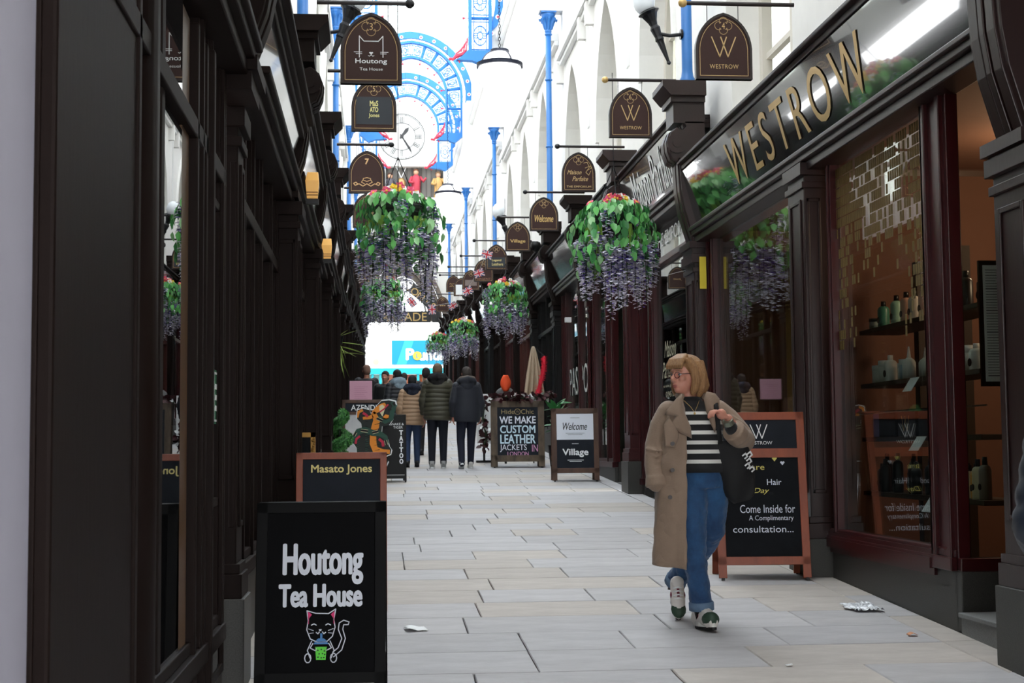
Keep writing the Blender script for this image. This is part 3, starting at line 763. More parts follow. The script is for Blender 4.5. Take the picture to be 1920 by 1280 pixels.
# interior partition and shelf posts
g = G(); g.box(3.6, 5.9, 11.78, 11.86, .6, 3.8); g.obj('partition', WARMW, t1, world=True)
sh = thing('display_shelves', 'wooden shelving stocked with hair products inside the nearest right window', 'shelf', (4.0, 10.3, .6))
g = G()
for z_ in (2.44, 2.01, 1.585, 1.16): 
    g = G(); g.box(3.88, 4.22, 9.15, 11.5, z_, z_ + .035); g.obj('shelf_board', DBR, sh, world=True, bev=.004)
for yv in (9.2, 10.3, 11.2):
    g = G(); g.box(4.24, 4.3, yv - .05, yv + .05, .6, 3.0); g.obj('upright', DBR, sh, world=True)
g = G(); g.box(3.87, 3.88, 9.05, 11.6, 1.80, 1.81); g.obj('steel_rail', mat('steel', (170, 165, 160), .3, .9), sh, world=True)
ORD = ['first','second','third','fourth','fifth','sixth','seventh','eighth','ninth','tenth','eleventh','twelfth','thirteenth','fourteenth','fifteenth','sixteenth','seventeenth','eighteenth','nineteenth','twentieth']
# ---- bottles, tubs, boxes
def bottle(kind, x, y, z, h, r, col, cap, label, group):
    t = thing('bottle' if kind != 'tub' else 'jar', label, 'bottle' if kind != 'tub' else 'jar', (x, y, z), group=group)
    g = G()
    if kind == 'tub': g.lathe([(r, 0), (r, h * .72)], n=12)
    elif kind == 'cone': g.lathe([(r, 0), (r, h * .5), (r * .8, h * .58), (r * .3, h * .66)], n=12)
    else: g.lathe([(r, 0), (r * 1.02, h * .02), (r * 1.02, h * .7), (r * .8, h * .78), (r * .38, h * .82)], n=12)
    g.obj('body', mat('product_%d_%d_%d' % col, col, .35), t, smooth=True)
    g = G()
    if kind == 'tub': g.lathe([(r * 1.05, h * .72), (r * 1.05, h)], n=12)
    elif kind == 'cone': g.lathe([(r * .35, h * .64), (r * .12, h)], n=8)
    else: g.lathe([(r * .45, h * .8), (r * .42, h)], n=10)
    g.obj('cap', mat('cap_%d_%d_%d' % cap, cap, .35), t, smooth=True)
    if kind == 'round' and h > .15:
        g = G(); g.lathe([(r * .55, 0), (r * .55, .004)], (-r * 1.03, 0, h * .3), 12, (1, 0, 0)); g.obj('round_label', BLK, t)
    return t
rr = random.Random(9)
y = 11.3
cols = [((70, 130, 112), 'green'), ((150, 190, 170), 'pale green'), ((216, 172, 150), 'peach'), ((214, 205, 196), 'cream'), ((220, 170, 150), 'peach'), ((205, 150, 128), 'peach'), ((60, 56, 54), 'dark'), ((226, 220, 198), 'cream'), ((40, 38, 40), 'black'), ((60, 56, 60), 'dark')]
bottle('tub', 3.98, 11.38, 2.475, .09, .055, (150, 165, 160), (30, 30, 30), 'low grey jar with black lid at far end of top shelf', None)
for i, (c, nm) in enumerate(cols):
    bottle('round', 3.98 + rr.uniform(-.03, .03), 11.2 - i * .21 + rr.uniform(-.02, .02), 2.475, rr.uniform(.2, .27), .046, c, (20, 20, 20), '%s bottle with black cap, %s from the far end of top salon shelf' % (nm, ORD[i]), 'bottles on the top salon shelf')
for i in range(15):
    k = ['tub', 'tub', 'round', 'tub', 'tub', 'cone', 'cone', 'cone', 'tub', 'cone', 'tub', 'tub', 'tub', 'round', 'tub'][i]; cc = (222, 224, 222) if i not in (4, 9) else ((150, 170, 190) if i == 4 else (150, 180, 110))
    bottle(k, 3.98 + rr.uniform(-.04, .04), 11.3 - i * .145, 2.045, {'tub': .15, 'round': .18, 'cone': .24}[k] + rr.uniform(-.02, .03), .05, cc, (236, 236, 236), 'white hair product %s on the second salon shelf, %s' % ({'tub': 'jar', 'round': 'bottle', 'cone': 'nozzle bottle'}[k], '%s from its far end' % ORD[i]), 'white products on the second salon shelf')
for i in range(20):
    cc = (24, 24, 28) if i < 14 else [(190, 180, 150), (200, 150, 140), (214, 196, 160), (214, 150, 60), (190, 180, 150), (120, 110, 100)][i - 14]
    bottle('round', 3.98 + rr.uniform(-.05, .05), 11.35 - i * .11, 1.195, rr.uniform(.2, .3), .04, cc, (16, 16, 16), '%s hair product bottle on the lowest salon shelf, %s from its far end' % ('black' if i < 14 else 'pale', ORD[i]), 'bottles on the lowest salon shelf')
def boxitem(nm, cat, label, x, y, z, d, mt, group=None, rot=0):
    t = thing(nm, label, cat, (x, y, z), rot, group); g = G(); g.box(-d[0] / 2, d[0] / 2, -d[1] / 2, d[1] / 2, 0, d[2]); g.obj('carton', mt, t, bev=.004); return t
boxitem('box', 'box', 'lilac product box at the far end of the third salon shelf', 3.99, 11.3, 1.62, (.12, .14, .19), mat('lilac', (150, 128, 190), .5))
for i in range(3): 
    b = boxitem('box', 'box', 'black presentation box on the third salon shelf, %s' % ['beside the lilac box', 'middle of three', 'nearest of three'][i], 3.99, 11.0 - i * .42, 1.62, (.16, .36, .2), BLKM, 'black boxes on the third salon shelf')
    if i == 1:
        g = G(); 
        for dx in (-.035, .035): g.line([(-.06 + dx, .15), (-.02 + dx, .04), (.02 + dx, .15), ], .006)
        g.M = None; vs = g.v; g2 = G(); M_ = sideM(1, -.081, 0, 0); g2.add([M_ @ Vector(p) for p in g.v], g.f); g2.obj('gold_monogram', GOLD, b)
for i, (y_, z_, w_) in enumerate(((10.25, 2.01, .17), (9.7, 2.01, .17), (10.15, 1.585, .18), (9.75, 1.16, .55), (9.7, 2.44, .17))):
    g = G(); g.prism([(3.86, z_ + .03), (3.865, z_ + .03), (3.80, z_ - .07), (3.795, z_ - .07)], y_ - w_ / 2, y_ + w_ / 2)
    tag(g.obj('price_card', mat('card_white', (226, 232, 240), .5)), 'slanted white price card on the %s salon shelf edge' % ['second, farther one of the', 'second, nearer one of the', 'third', 'lowest', 'top'][i], 'card')
# salon price list in the return window
pl = thing('price_list', 'long white framed price list hung in the salon doorway window', 'poster', (3.84, 8.72, 2.35))
g = G(); g.box(-.13, .2, 0, .02, -.44, .34); g.obj('frame', BLK, pl)
g = G(); g.box(-.105, .19, -.004, .0, -.41, .31); g.obj('sheet', mat('paper', (244, 245, 246), .6), pl)
g = G(); rr = random.Random(4)
for i in range(40):
    z_ = .28 - i * .0168
    if i % 8 != 7: g.box(-.09, -.09 + rr.uniform(.06, .15), -.006, -.004, z_ - .002, z_ + .002); g.box(.14, .165, -.006, -.004, z_ - .0015, z_ + .0015)
    else: g.box(-.09, -.01, -.006, -.004, z_ - .003, z_ + .004)
g.obj('printed_lines', mat('ink', (120, 120, 126), .6), pl)
# window 2 display: flowers, mirror panels
g = G(); g.box(5.2, 5.26, 12.2, 13.4, .7, 3.4); mr = g.obj('mirror', mat('mirror', (190, 200, 205), .05, 1.0)); tag(mr, 'tall salon mirror behind the far salon window', 'mirror')
g = G(); g.box(4.3, 4.36, 13.7, 15.1, .7, 3.6); g.obj('display_panel', mat('ochre_wall', (176, 132, 70), .7), t1, world=True)
fl_ = thing('flower_vase', 'vase of red flowers inside the salon window', 'plant', (3.95, 12.95, 1.5))
g = G(); g.lathe([(.05, 0), (.08, .1), (.05, .22), (.06, .25)], n=12); g.obj('vase', mat('vase_green', (90, 120, 110), .3), fl_, smooth=True)
g = G(); rr = random.Random(8)
for i in range(26): g.ell((rr.uniform(-.12, .12), rr.uniform(-.12, .12), .28 + rr.uniform(0, .16)), (.03, .03, .025), 6, 4)
g.obj('petals', mat('rose_red', (214, 60, 70), .6), fl_)['kind'] = 'stuff'
g = G(); g.box(3.8, 4.1, 12.3, 14.6, .87, 1.48); g.obj('display_plinth', TRIMW, t1, world=True)
lt = bpy.data.lights.new('salon_fill', 'POINT'); lt.energy = 34; lt.color = (1, .72, .48); lt.shadow_soft_size = .15  # fill lights without fixtures, added to brighten the dim salon interior
lo = bpy.data.objects.new('salon_fill', lt); COL.objects.link(lo); lo.location = (4.9, 10.2, 3.4)
lo = bpy.data.objects.new('salon_fill', lt); COL.objects.link(lo); lo.location = (4.9, 13.3, 3.4)
lo = bpy.data.objects.new('salon_fill', lt); COL.objects.link(lo); lo.location = (5.2, 9.0, 3.0)

# ---------------- right, second: emporium
t2, fa = shopfront(1, 15.65, 19.3, 'shopfront with white script fascia and emporium transom, beyond the hairdresser', BROWN2, FASG, 1.15, 3.84, 4.4, 5.2, [18.3, 18.45, 19.1], recess=(18.45, 19.1), mmt=OXB, backcol=mat('shop_charcoal', (44, 48, 50), .8))
g = G(); text(g, 'Maison Parfaite', 0, 0, w=2.5, h=.5, shear=.35, M=FM(1, 17.3, 4.8, 4.4, 5.2)); g.obj('white_script', WHITEP, fa, world=True)
g = G(); text(g, 'THE EMPORIUM', 0, 0, w=2.1, h=.17, M=sideM(1, 3.525, 17.2, 4.12)); g.obj('white_lettering', WHITEP, t2, world=True)
TEALP = mat('teal_panel', (28, 78, 92), .5)
g = G(); g.box(3.62, 3.65, 18.45, 19.1, 1.0, 3.9); tp = g.obj('teal_panel', TEALP, t2, world=True)
g = G(); M_ = sideM(1, 3.61, 18.75, 0)
for txt, z_, h_, sh_ in (('Maison', 3.0, .16, .4), ('www.', 2.62, .05, 0), ('01943 262', 2.5, .05, 0), ('STYLE', 1.95, .06, 0), ('open', 1.5, .06, 0)): text(g, txt, 0, z_, h=h_, w=min(.5, .1 * len(txt)), shear=sh_, M=M_)
g.obj('white_lettering', WHITEP, tp, world=True)
g = G(); M_ = sideM(1, 3.525, 17.4, 0); text(g, 'Maison', 0, 2.75, w=.7, h=.2, shear=.4, M=M_); text(g, 'Parfaite', -.1, 2.5, w=.8, h=.2, shear=.4, M=M_); text(g, 'www.parfaite', 0, 2.3, w=.9, h=.06, M=M_); text(g, '01943 262', 0, 2.2, w=.6, h=.07, M=M_)
g.obj('window_lettering', mat('gold_pale', (190, 186, 160), .5), t2, world=True)
pilaster(1, 19.52, 4.3, t2, OXB, F(19.5), zpl=F(19.5) + .42); bracket(1, 19.6, F(19.6) + 2.98, F(19.6) + 4.6, t2, BROWN2)
g = G(); g.lathe([(.1, 0), (.1, .3), (.075, .34), (.07, 2.9), (.1, 2.95)], (3.5, 20.1, F(20) + .1), 14); g.obj('round_column', BLK, t2, smooth=True, world=True)
# yellow sticker on pilaster
g = G(); g.box(3.395, 3.465, 15.13, 15.14, 3.22, 3.56); o = g.obj('yellow_notice', mat('yellow_sticker', (232, 208, 60), .5)); tag(o, 'yellow paper notice stuck high on the oxblood pilaster', 'notice')
# wall lamp seen inside emporium: chandelier crystals
chd = thing('chandelier', 'glass chandelier glinting inside the emporium window', 'lamp', (4.2, 17.0, 2.45))
g = G(); rr = random.Random(6)
for i in range(70):
    a = rr.uniform(0, 2 * pi); q = rr.uniform(.05, .3); zz = rr.uniform(-.35, .1); g.lathe([(.012, 0), (.012, .05)], (q * cos(a), q * sin(a), zz), 5)
g.obj('crystals', mat('crystal', (190, 205, 205), .1, .3), chd)['kind'] = 'stuff'
g = G(); g.tube([(0, 0, .1), (0, 0, 1.9)], .01, 5); g.obj('chain', BLK, chd)
sg_ = thing('wall_sconce', 'small curved glowing lamp inside the emporium window', 'lamp', (3.9, 16.25, 2.55))
g = G(); g.tube([(0, .1, -.05), (0, .03, -.06), (0, -.03, 0), (0, -.08, .1)], [.012, .018, .02, .012], 6); g.obj('glass_tube', mat('warm_lamp', (255, 190, 130), .4, emit=1.2), sg_)

# ---------------- right, third: cafe with PASSPORT glass
GREYIN = mat('pale_interior', (120, 118, 112), .8)
t3, fa = shopfront(1, 20.25, 27.4, 'long shopfront with red mullions and passport lettering on its glass', BLK, FASG, 1.35, 4.0, F(24) + 3.35, F(24) + 4.1, [21.5, 22.05, 23.35, 25.1, 26.75], recess=(20.4, 21.5), mmt=OXB, backcol=GREYIN, transom=False, mw=.13)
g = G(); M_ = sideM(1, 3.53, 25.1, 0); text(g, 'PASSPORT', 0, 2.75, w=3.2, h=.5, M=M_); g.obj('window_lettering', mat('frosted', (200, 205, 200), .6), t3, world=True)
pilaster(1, 27.65, F(27.6) + 2.8, t3, BLK, F(27.6), zpl=F(27.6) + .4); bracket(1, 27.7, F(27.7) + 2.98, F(27.7) + 4.5, t3, BROWN); bracket(1, 23.7, F(23.7) + 2.98, F(23.7) + 4.5, t3, BROWN)
pilaster(1, 23.7, F(23.7) + 2.8, t3, OXB, F(23.7), w_=.2, p=.06, zpl=1.4)

# ---------------- remaining right shops
WOOD = mat('reddish_wood', (70, 24, 16), .35, var=.15, stretch=(1, 1, .3))
adj = ['black', 'brown', 'dark red', 'black and red', 'plain black', 'walnut', 'charcoal', 'deep brown', 'glossy black', 'narrow brown', 'last']
yb = 27.9; k = 0
while yb < YEND - 2:
    ye = min(yb + 3.6, YEND - .4); f = F((yb + ye) / 2)
    mts = [BLK, WOOD, OXB, BROWN][k % 4]
    t, fa = shopfront(1, yb, ye, '%s framed shopfront on the right, %s' % (adj[k % 11], ['just beyond the passport lettering', 'beside the leather jackets chalkboard', 'behind the navy jacket man', 'well beyond the walkers', 'halfway to the exit', 'opposite the sixth left pilaster', 'in the far half', 'nearing the exit', 'third from the exit', 'second from the exit', 'at the exit', 'last'][min(k, 11)]), BROWN, FASG, f + .5, f + 2.5, f + 3.3, f + 4.1, [yb + .9, yb + 2.0, yb + 2.9], mmt=mts, backcol=[GREYIN, DARKIN][k % 2], recess=(yb + .05, yb + .9) if k % 2 == 0 else None)
    pilaster(1, ye + .2, f + 2.9, t, BROWN if k % 3 else BLK, F(ye), w_=.4); bracket(1, ye + .2, F(ye) + 3.0, F(ye) + 4.5, t, BROWN)
    yb = ye + .4; k += 1
# ---------------- left side, nearest shop (custom)
t4, fa = shopfront(-1, 3.28, 7.1, 'dark brown tea house shopfront with half-round column, nearest left', BROWN, FASG, .75, 2.86, 3.47, 4.2, [6.18, 6.5, 7.0], backcol=DARKIN, depth=1.2, mw=.08)
g = G(); g.box(-1.0, XL + .02, 3.28, 4.5, -.1, 3.3); g.box(-1.0, XL + .045, 3.28, 3.5, -.1, 3.3); g.box(-1.0, XL + .035, 3.5, 3.56, -.1, 3.3); g.obj('pilaster', BROWN, t4, world=True, bev=.01)
g = G(); g.lathe([(.1, -.1), (.1, 3.3)], (-.8, 4.78, 0), 24); o = g.obj('round_column', BROWN, t4, world=True, smooth=True)
g = G()
for a, b, p in ((4.5, 4.55, .03), (4.92, 4.99, -.01), (5.02, 5.1, .0), (5.12, 5.2, .008), (5.72, 5.95, -.004), (5.97, 6.02, .03), (6.28, 6.34, .03), (6.38, 6.44, .05)): g.box(-.95, XL + p, a, b, 0, 3.3)
g.box(-.98, -.93, 4.5, 5.2, -.1, 3.3)
g.obj('frame_moulding', BROWN, t4, world=True, bev=.006)
for z0_, z1_ in ((.78, 2.8), (2.92, 3.4)):
    g = G(); g.box(-.758, -.752, 5.2, 5.72, z0_, z1_); g.obj('pane', glassmat('left_window_glass', (120, 122, 120), ior=1.6), t4, world=True)
g = G(); g.box(-.9, XL - .002, 5.72, 5.93, .75, 3.3); g.obj('ochre_jamb', mat('ochre_wood', (88, 62, 38), .4), t4, world=True)
# panelled door leaf
g = G(); g.box(-.84, XL - .01, 6.5, 7.4, .36, 2.88); dl = g.obj('entrance_door', mat('brown_door', (40, 27, 24), .32, var=.1, stretch=(1, 1, .2)), t4, world=True, bev=.006)
g = G()
for (a, b, c, d) in ((6.56, 6.6, .5, 2.72), (7.22, 7.26, .5, 2.72), (6.56, 7.26, 2.68, 2.72), (6.56, 7.26, 1.3, 1.34), (6.56, 7.26, .5, .54)): g.box(XL - .01, XL + .012, a, b, c, d)
g.obj('door_panel_bead', BROWN, dl, world=True, bev=.004)
g = G(); g.box(XL - .01, XL + .002, 6.84, 7.02, 1.68, 1.93); st_ = g.obj('green_safety_sign', mat('safety_green', (18, 110, 70), .5), None); tag(st_, 'small green safety sticker on the left door', 'sign')
g = G(); g.box(XL + .002, XL + .004, 6.86, 6.87, 1.69, 1.92); g.box(XL + .002, XL + .004, 6.99, 7.0, 1.69, 1.92); g.box(XL + .002, XL + .004, 6.86, 7.0, 1.69, 1.7); g.box(XL + .002, XL + .004, 6.86, 7.0, 1.91, 1.92)
for z_ in (1.74, 1.79, 1.84): g.box(XL + .002, XL + .004, 6.9, 6.96, z_, z_ + .025)
g.obj('white_border', WHITEP, st_, world=False)
bracket(-1, 7.3, 3.46, 4.7, t4, BROWN, .75); pilaster(-1, 7.62, 3.3, t4, BROWN, F(7.6), w_=.3, p=.05)
# ---------------- other left shops
LB = [7.45, 11.1, 15.1, 19.1, 23.1, 27.1, 31.1, 35.1, 39.1, 43.1, 47.1, 51.1, 55.1, 59.1, 63.1, 67.1, 71.1, YEND - .3]
loc_l = ['behind the white-lettered tea house chalkboard', 'beside the wood-framed chalkboard', 'beside the spiral topiary', 'beside the tiger sign', 'level with the trailing fern', 'sixth from the entrance', 'seventh from the entrance', 'eighth from the entrance', 'ninth from the entrance', 'tenth from the entrance', 'eleventh from the entrance', 'fifth from the exit', 'fourth from the exit', 'third from the exit', 'second from the exit', 'last before the exit', 'at the exit']
for k in range(len(LB) - 1):
    a, b = LB[k] + .2, LB[k + 1] - .2; f = F((a + b) / 2)
    if k == 0: z = (.95, 2.9, 3.5, 4.02)
    else: z = (f + .5, f + 2.45, f + 3.0, f + 3.7)
    mu = [a + .5, a + 1.1, a + 1.7, a + 2.6]
    t, fa = shopfront(-1, a, b, 'dark brown left-hand shopfront %s' % loc_l[k], BROWN, FASG, z[0], z[1], z[2], z[3], mu, backcol=mat('maroon_in', (70, 22, 24), .6) if k == 0 else DARKIN, recess=(a + .5, a + 1.1) if k % 2 else None, depth=1.6, mmt=BROWN, mw=.1)
    pilaster(-1, LB[k + 1], F(LB[k + 1]) + 2.85, t, BROWN, F(LB[k + 1]), p=.17)
    if k < len(LB) - 2: bracket(-1, LB[k + 1], F(LB[k + 1]) + 2.95, F(LB[k + 1]) + 4.25, t, BROWN, .72)
# roof flashing strip over the shops
for sd, x0, x1, zt in ((-1, WLX - .4, XL - .02, 3.6), (1, XR + .02, WRX + .4, 3.95)):
    g = G()
    for i in range(1, 18):
        a = 3.3 + (i - 1) * 4.2; b = min(a + 4.2, YEND)
        if a < YEND: g.box(x0, x1, a, b, F((a + b) / 2) + zt, F((a + b) / 2) + zt + .08)
    tag(g.obj('trim_3' if sd < 0 else 'trim_4', mat('lead_flashing', (96, 96, 98), .7)), kind='structure')
# ================================================================== HANGING SIGNS
def sign_outline(w, h, inset=0.0, n=9):
    hw = w / 2 - inset; zs = h * .46; zt = h - inset * 1.25; zb = inset
    L = [(-hw, zb), (-hw, zs)]
    for i in range(1, n + 1):
        t = i / n; L.append((-hw * (cos(t * pi / 2) ** .95 * .92 + (1 - t) * .08), zs + (zt - zs) * (sin(t * pi / 2) * .72 + t * .28)))
    return L + [(-x, z) for x, z in L[::-1][1:]]
def quatre(cx, cz, r):
    P = []
    for k in range(4):
        a0 = k * pi / 2
        for i in range(9):
            a = a0 + (i / 8 - .5) * 4.3; P.append((cx + r * .52 * cos(a0) + r * .48 * cos(a), cz + r * .52 * sin(a0) + r * .48 * sin(a)))
    return P
def script_w(cx, cz, s):
    return [[(cx - .5 * s, cz + .4 * s), (cx - .17 * s, cz - .42 * s), (cx + .12 * s, cz + .4 * s)], [(cx - .12 * s, cz + .4 * s), (cx + .17 * s, cz - .42 * s), (cx + .5 * s, cz + .4 * s)]]
W_, H_ = .457, .545
def hanging_sign(side, x, y, zb, number, draw, label, rod=(None, None), rz=0.0, panel=None):
    x_ = x; x, y, zb = FIX(x, y, zb); rod = (rod[0] + x - x_, rod[1] + x - x_)
    t = thing('hanging_sign', label, 'sign', (x, y, zb), rz, group='arched hanging shop signs')
    g = G(); g.prism(sign_outline(W_, H_), -.022, .022); bd = g.obj('sign_board', SIGNB, t)
    g = G(); A = sign_outline(W_ + .012, H_ + .006); B = sign_outline(W_, H_, .013); A.append(A[0]); B.append(B[0]); g.strip(A, B, -.03, .03); g.obj('raised_rim', SIGNE, bd)
    g = G(); g.line(sign_outline(W_, H_, .03), .0042, -.0235, -.022, closed=True)
    if number: g.line(quatre(0, H_ * .815, .072), .0032, -.0235, -.022, closed=True); text(g, number, 0, H_ * .815, h=.055, w=.026 if len(number) < 2 else .045, y=-.0235)
    g.obj('gold_outline', GOLDF, bd)
    if panel:
        g = G(); g.box(panel[0], panel[1], -.0245, -.022, panel[2], panel[3]); g.obj('sign_panel', panel[4], bd)
    if draw:
        for mt_, fn in draw: g = G(); fn(g); g.obj('sign_lettering', mt_, bd)
    g = G(); zr = H_ + .09
    for s in (-.13, .13): g.tube([(s, 0, H_ * .88), (s, 0, zr)], .0035, 5)
    g.obj('hanging_wires', IRON, t)
    x0, x1 = rod; g = G(); g.tube([(x0 - x, 0, zr), (x1 - x, 0, zr)], .018, 8); g.obj('sign_rod', SIGNE, t)
    g = G(); e = x1 if side < 0 else x0; g.ell((e - x, 0, zr), (.038, .036, .036), 10, 8)
    if True: g.obj('ball_finial', GOLD if side > 0 and y < 18 else IRON, t, smooth=True)
    return t
YN = -.0255
def west(g):
    for L_ in script_w(0, .27, .2): g.line(L_, .009, YN, -.022)
    text(g, 'WESTROW', 0, .105, w=.24, h=.036, y=YN, spacing=1.1)
def maison(g): text(g, 'Maison', -.06, .27, w=.2, h=.06, y=YN, shear=.4); text(g, 'Parfaite', .02, .18, w=.22, h=.065, y=YN, shear=.4); text(g, 'THE EMPORIUM', 0, .07, w=.34, h=.028, y=YN); g.line([(.07, .4), (.12, .41), (.15, .34), (.1, .27), (.14, .23), (.17, .29)], .006, YN, -.022); g.line([(.09, .33), (.16, .36), (.18, .33), (.12, .3)], .005, YN, -.022)
def tx(s_, w, h, z, sh=0, b=0): return lambda g: text(g, s_, 0, z, w=w, h=h, y=YN, shear=sh, bold=b)
def catlogo(g):
    for s in (1, -1):
        g.line([(s * .09, .205), (s * .09, .37), (s * .055, .33), (0, .33)], .0065, YN, -.022)
        g.line([(s * .13, .245), (s * .07, .245)], .004, YN, -.022); g.line([(s * .115, .232), (s * .07, .232)], .004, YN, -.022)
        g.line([(0, .225), (s * .012, .213), (s * .022, .218)], .004, YN, -.022)
    g.prism([(0, .225), (.016, .24), (.008, .247), (0, .243), (-.008, .247), (-.016, .24)], YN, -.022)
    text(g, 'Houtong', 0, .17, w=.24, h=.045, y=YN, bold=.02); text(g, 'Tea House', 0, .113, w=.175, h=.022, y=YN)
def masato(g): text(g, 'MaS', 0, .29, w=.085, h=.055, y=YN, bold=.03); text(g, 'ATO', 0, .225, w=.085, h=.05, y=YN, bold=.04); text(g, 'Jones', 0, .16, w=.11, h=.05, y=YN, bold=.02)
def ornament(g):
    for s in (1, -1):
        g.line([(0, .12), (s * .05, .09), (s * .1, .12), (s * .15, .1), (s * .17, .125), (s * .14, .14), (s * .12, .12)], .011, YN, -.022)
        g.line([(0, .15), (s * .05, .17), (s * .07, .14), (s * .03, .12)], .008, YN, -.022)
        g.line([(0, .2), (s * .045, .19), (s * .05, .165)], .009, YN, -.022)
    text(g, '7', 0, .41, h=.07, w=.045, y=YN, bold=.06)
def scrib(g, seed=1):
    r = random.Random(seed)
    for row in (.27, .2): g.line([(-.12 + i * .02, row + r.uniform(-.022, .022)) for i in range(13)], .01, YN, -.022)
GD = mat('dark_slate_panel', (34, 40, 48), .5)
RR = (3.1, 2.42)
hanging_sign(1, 2.75, 11.6, 4.47, '4', [(GOLDF, west)], 'brown arched sign number 4 with gold W, nearest on the right', (2.42, 3.35))
hanging_sign(1, 2.69, 15.5, 4.84, '6', [(GOLDF, west)], 'brown arched sign number 6 with gold W, below and beyond sign 4', (2.42, 3.2))
hanging_sign(1, 2.75, 19.9, 5.04, '8', [(GOLDF, maison)], 'brown arched sign number 8 with gold script and emporium line', (2.46, 3.4))
hanging_sign(1, 2.68, 23.4, 5.03, '10', [(GOLD, tx('Welcome', .3, .11, .2, .3, .02))], 'brown arched sign number 10 reading Welcome in gold script', (2.38, 3.35))
hanging_sign(1, 2.6, 26.9, 1.55 + 3.63, '12', [(GOLD, tx('Village', .28, .075, .18, 0, .02))], 'brown arched sign number 12 reading Village', (2.25, 3.35))
hanging_sign(1, 2.58, 31.4, 5.39, '14', [(mat('legend_gold', (220, 200, 130), .5), lambda g: (text(g, 'Legend', .0, .2, w=.2, h=.06, y=-.028, bold=.02), text(g, 'Leathers', .02, .12, w=.24, h=.06, y=-.028, bold=.02)))], 'brown arched sign number 14 with a black Legend Leathers panel', (2.1, 3.35), panel=(-.19, .19, .05, .27, GD))
hanging_sign(1, 2.6, 35.4, 5.59, '16', [(mat('dull_gold', (160, 110, 90), .5), tx('ARGENT', .34, .045, .07))], 'brown arched sign reading ARGENT behind a small flag', (2.05, 3.35))
hanging_sign(1, 2.55, 39.4, 5.82, '18', None, 'brown arched sign with a grey glass panel, beyond the ARGENT sign', (1.95, 3.35), panel=(-.16, .16, .12, .28, mat('grey_glass', (120, 104, 98), .3)))
hanging_sign(1, 2.54, 43.6, 6.1, '', None, 'brown arched sign with a white paper panel', (1.9, 3.35), panel=(-.17, .17, .04, .34, WHITEP))
hanging_sign(1, 2.5, 47.4, 6.62, '', [(GOLD, scrib)], 'brown arched sign with two lines of gold scrawl, high up on the right', (1.85, 3.35))
hanging_sign(1, 2.35, 51.8, 6.4, '26', [(GOLDF, tx('---', .2, .02, .22))], 'small far brown arched sign beside the exit letters', (1.85, 3.35))
hanging_sign(-1, -.036, 11.1, 4.31, '3', [(WHITEP, catlogo)], 'brown arched sign number 3 with white cat face outline', (-.45, .26))
hanging_sign(-1, -.02, 15.1, 4.82, '5', [(mat('lime_gold', (222, 214, 140), .5), masato)], 'brown arched sign number 5 with dark panel of yellow block letters', (-.5, .2), panel=(-.185, .185, .07, .36, GD))
hanging_sign(-1, -.116, 18.75, 4.82, '', [(mat('gold_orn', (214, 172, 120), .5), ornament)], 'brown arched sign number 7 with gold tiger ornament', (-.5, .2))
hanging_sign(-1, -.13, 23.0, 5.02, '9', [(GOLDF, tx('THE', .2, .05, .22))], 'brown arched sign half hidden behind the left flower basket', (-.5, .2))
hanging_sign(-1, -.15, 29.5, 5.2, '', [(GOLDF, tx('AZENDI', .34, .06, .19))], 'brown arched sign reading AZENDI behind hanging wisteria', (-.5, .2))
hanging_sign(-1, -.2, 35.0, 5.38, '', [(GOLDF, tx('Jewels', .2, .06, .24, .3))], 'brown arched sign below the AZENDI sign', (-.5, .15))
hanging_sign(-1, -.22, 40.5, 5.5, '', None, 'small far brown arched sign left of the lower flower basket', (-.5, .15))
# nearest left and right signs seen in reflections
hanging_sign(-1, -.05, 7.3, 4.0, '1', None, 'brown arched sign above the top of the photo, nearest left', (-.5, .2))

# ================================================================== GLOBE LAMPS, TORCHES, LANTERNS
def globe(x, y, z, label):
    x, y, z = FIX(x, y, z)
    t = thing('globe_lamp', label, 'lamp', (x, y, z), group='hanging globe lamps'); r = .235
    g = G(); g.ell((0, 0, 0), (r, r, r), 28, 18); g.obj('glass_globe', BULBG, t, smooth=True)
    DK = mat('lamp_band', (44, 48, 66), .4, .3)
    g = G(); g.lathe([(r * .97, .055), (r * 1.06, .055), (r * 1.06, .095), (r * .93, .095)], n=32); g.obj('band', DK, t, smooth=False)
    g = G(); g.lathe([(.0, .25), (.1, .245), (.105, .225), (.085, .215)], n=16); g.obj('cap', DK, t)
    for k in range(4):
        a = k * pi / 2 + .5; g = G(); g.tube([((r + .008) * cos(e) * cos(a), (r + .008) * cos(e) * sin(a), (r + .008) * sin(e)) for e in [R(22 + 8.5 * i) for i in range(7)]], .011, 6, flat=(1, .5)); g.obj('strap', DK, t)
    g = G()
    for i in range(64):
        zz = .26 + i * .035
        pts = [(.012 * cos(q) if i % 2 else 0, 0 if i % 2 else .012 * cos(q), zz + .022 * sin(q)) for q in [j * pi / 3 for j in range(7)]]
        g.tube(pts, .0035, 4, cap=False)
    g.tube([(0, 0, 2.5), (0, 0, 10.9 if y > 50 else 9.6)], .004, 4); g.obj('chain', IRON, t)['kind'] = 'stuff'
    return t
for (px_, D_, py_, nm) in ((937, 15.4, 136, 'large near one at top centre'), (840, 26.8, 370, 'beside the big left flower basket'), (788, 42, 499, 'small one behind the wisteria tips'), (762, 56, 531, 'smallest one before the exit letters')):
    globe((px_ - 705) / 2750 * D_, D_, 1.55 + (842 - py_) / 2750 * D_, 'white opal globe lamp with dark metal band, ' + nm)
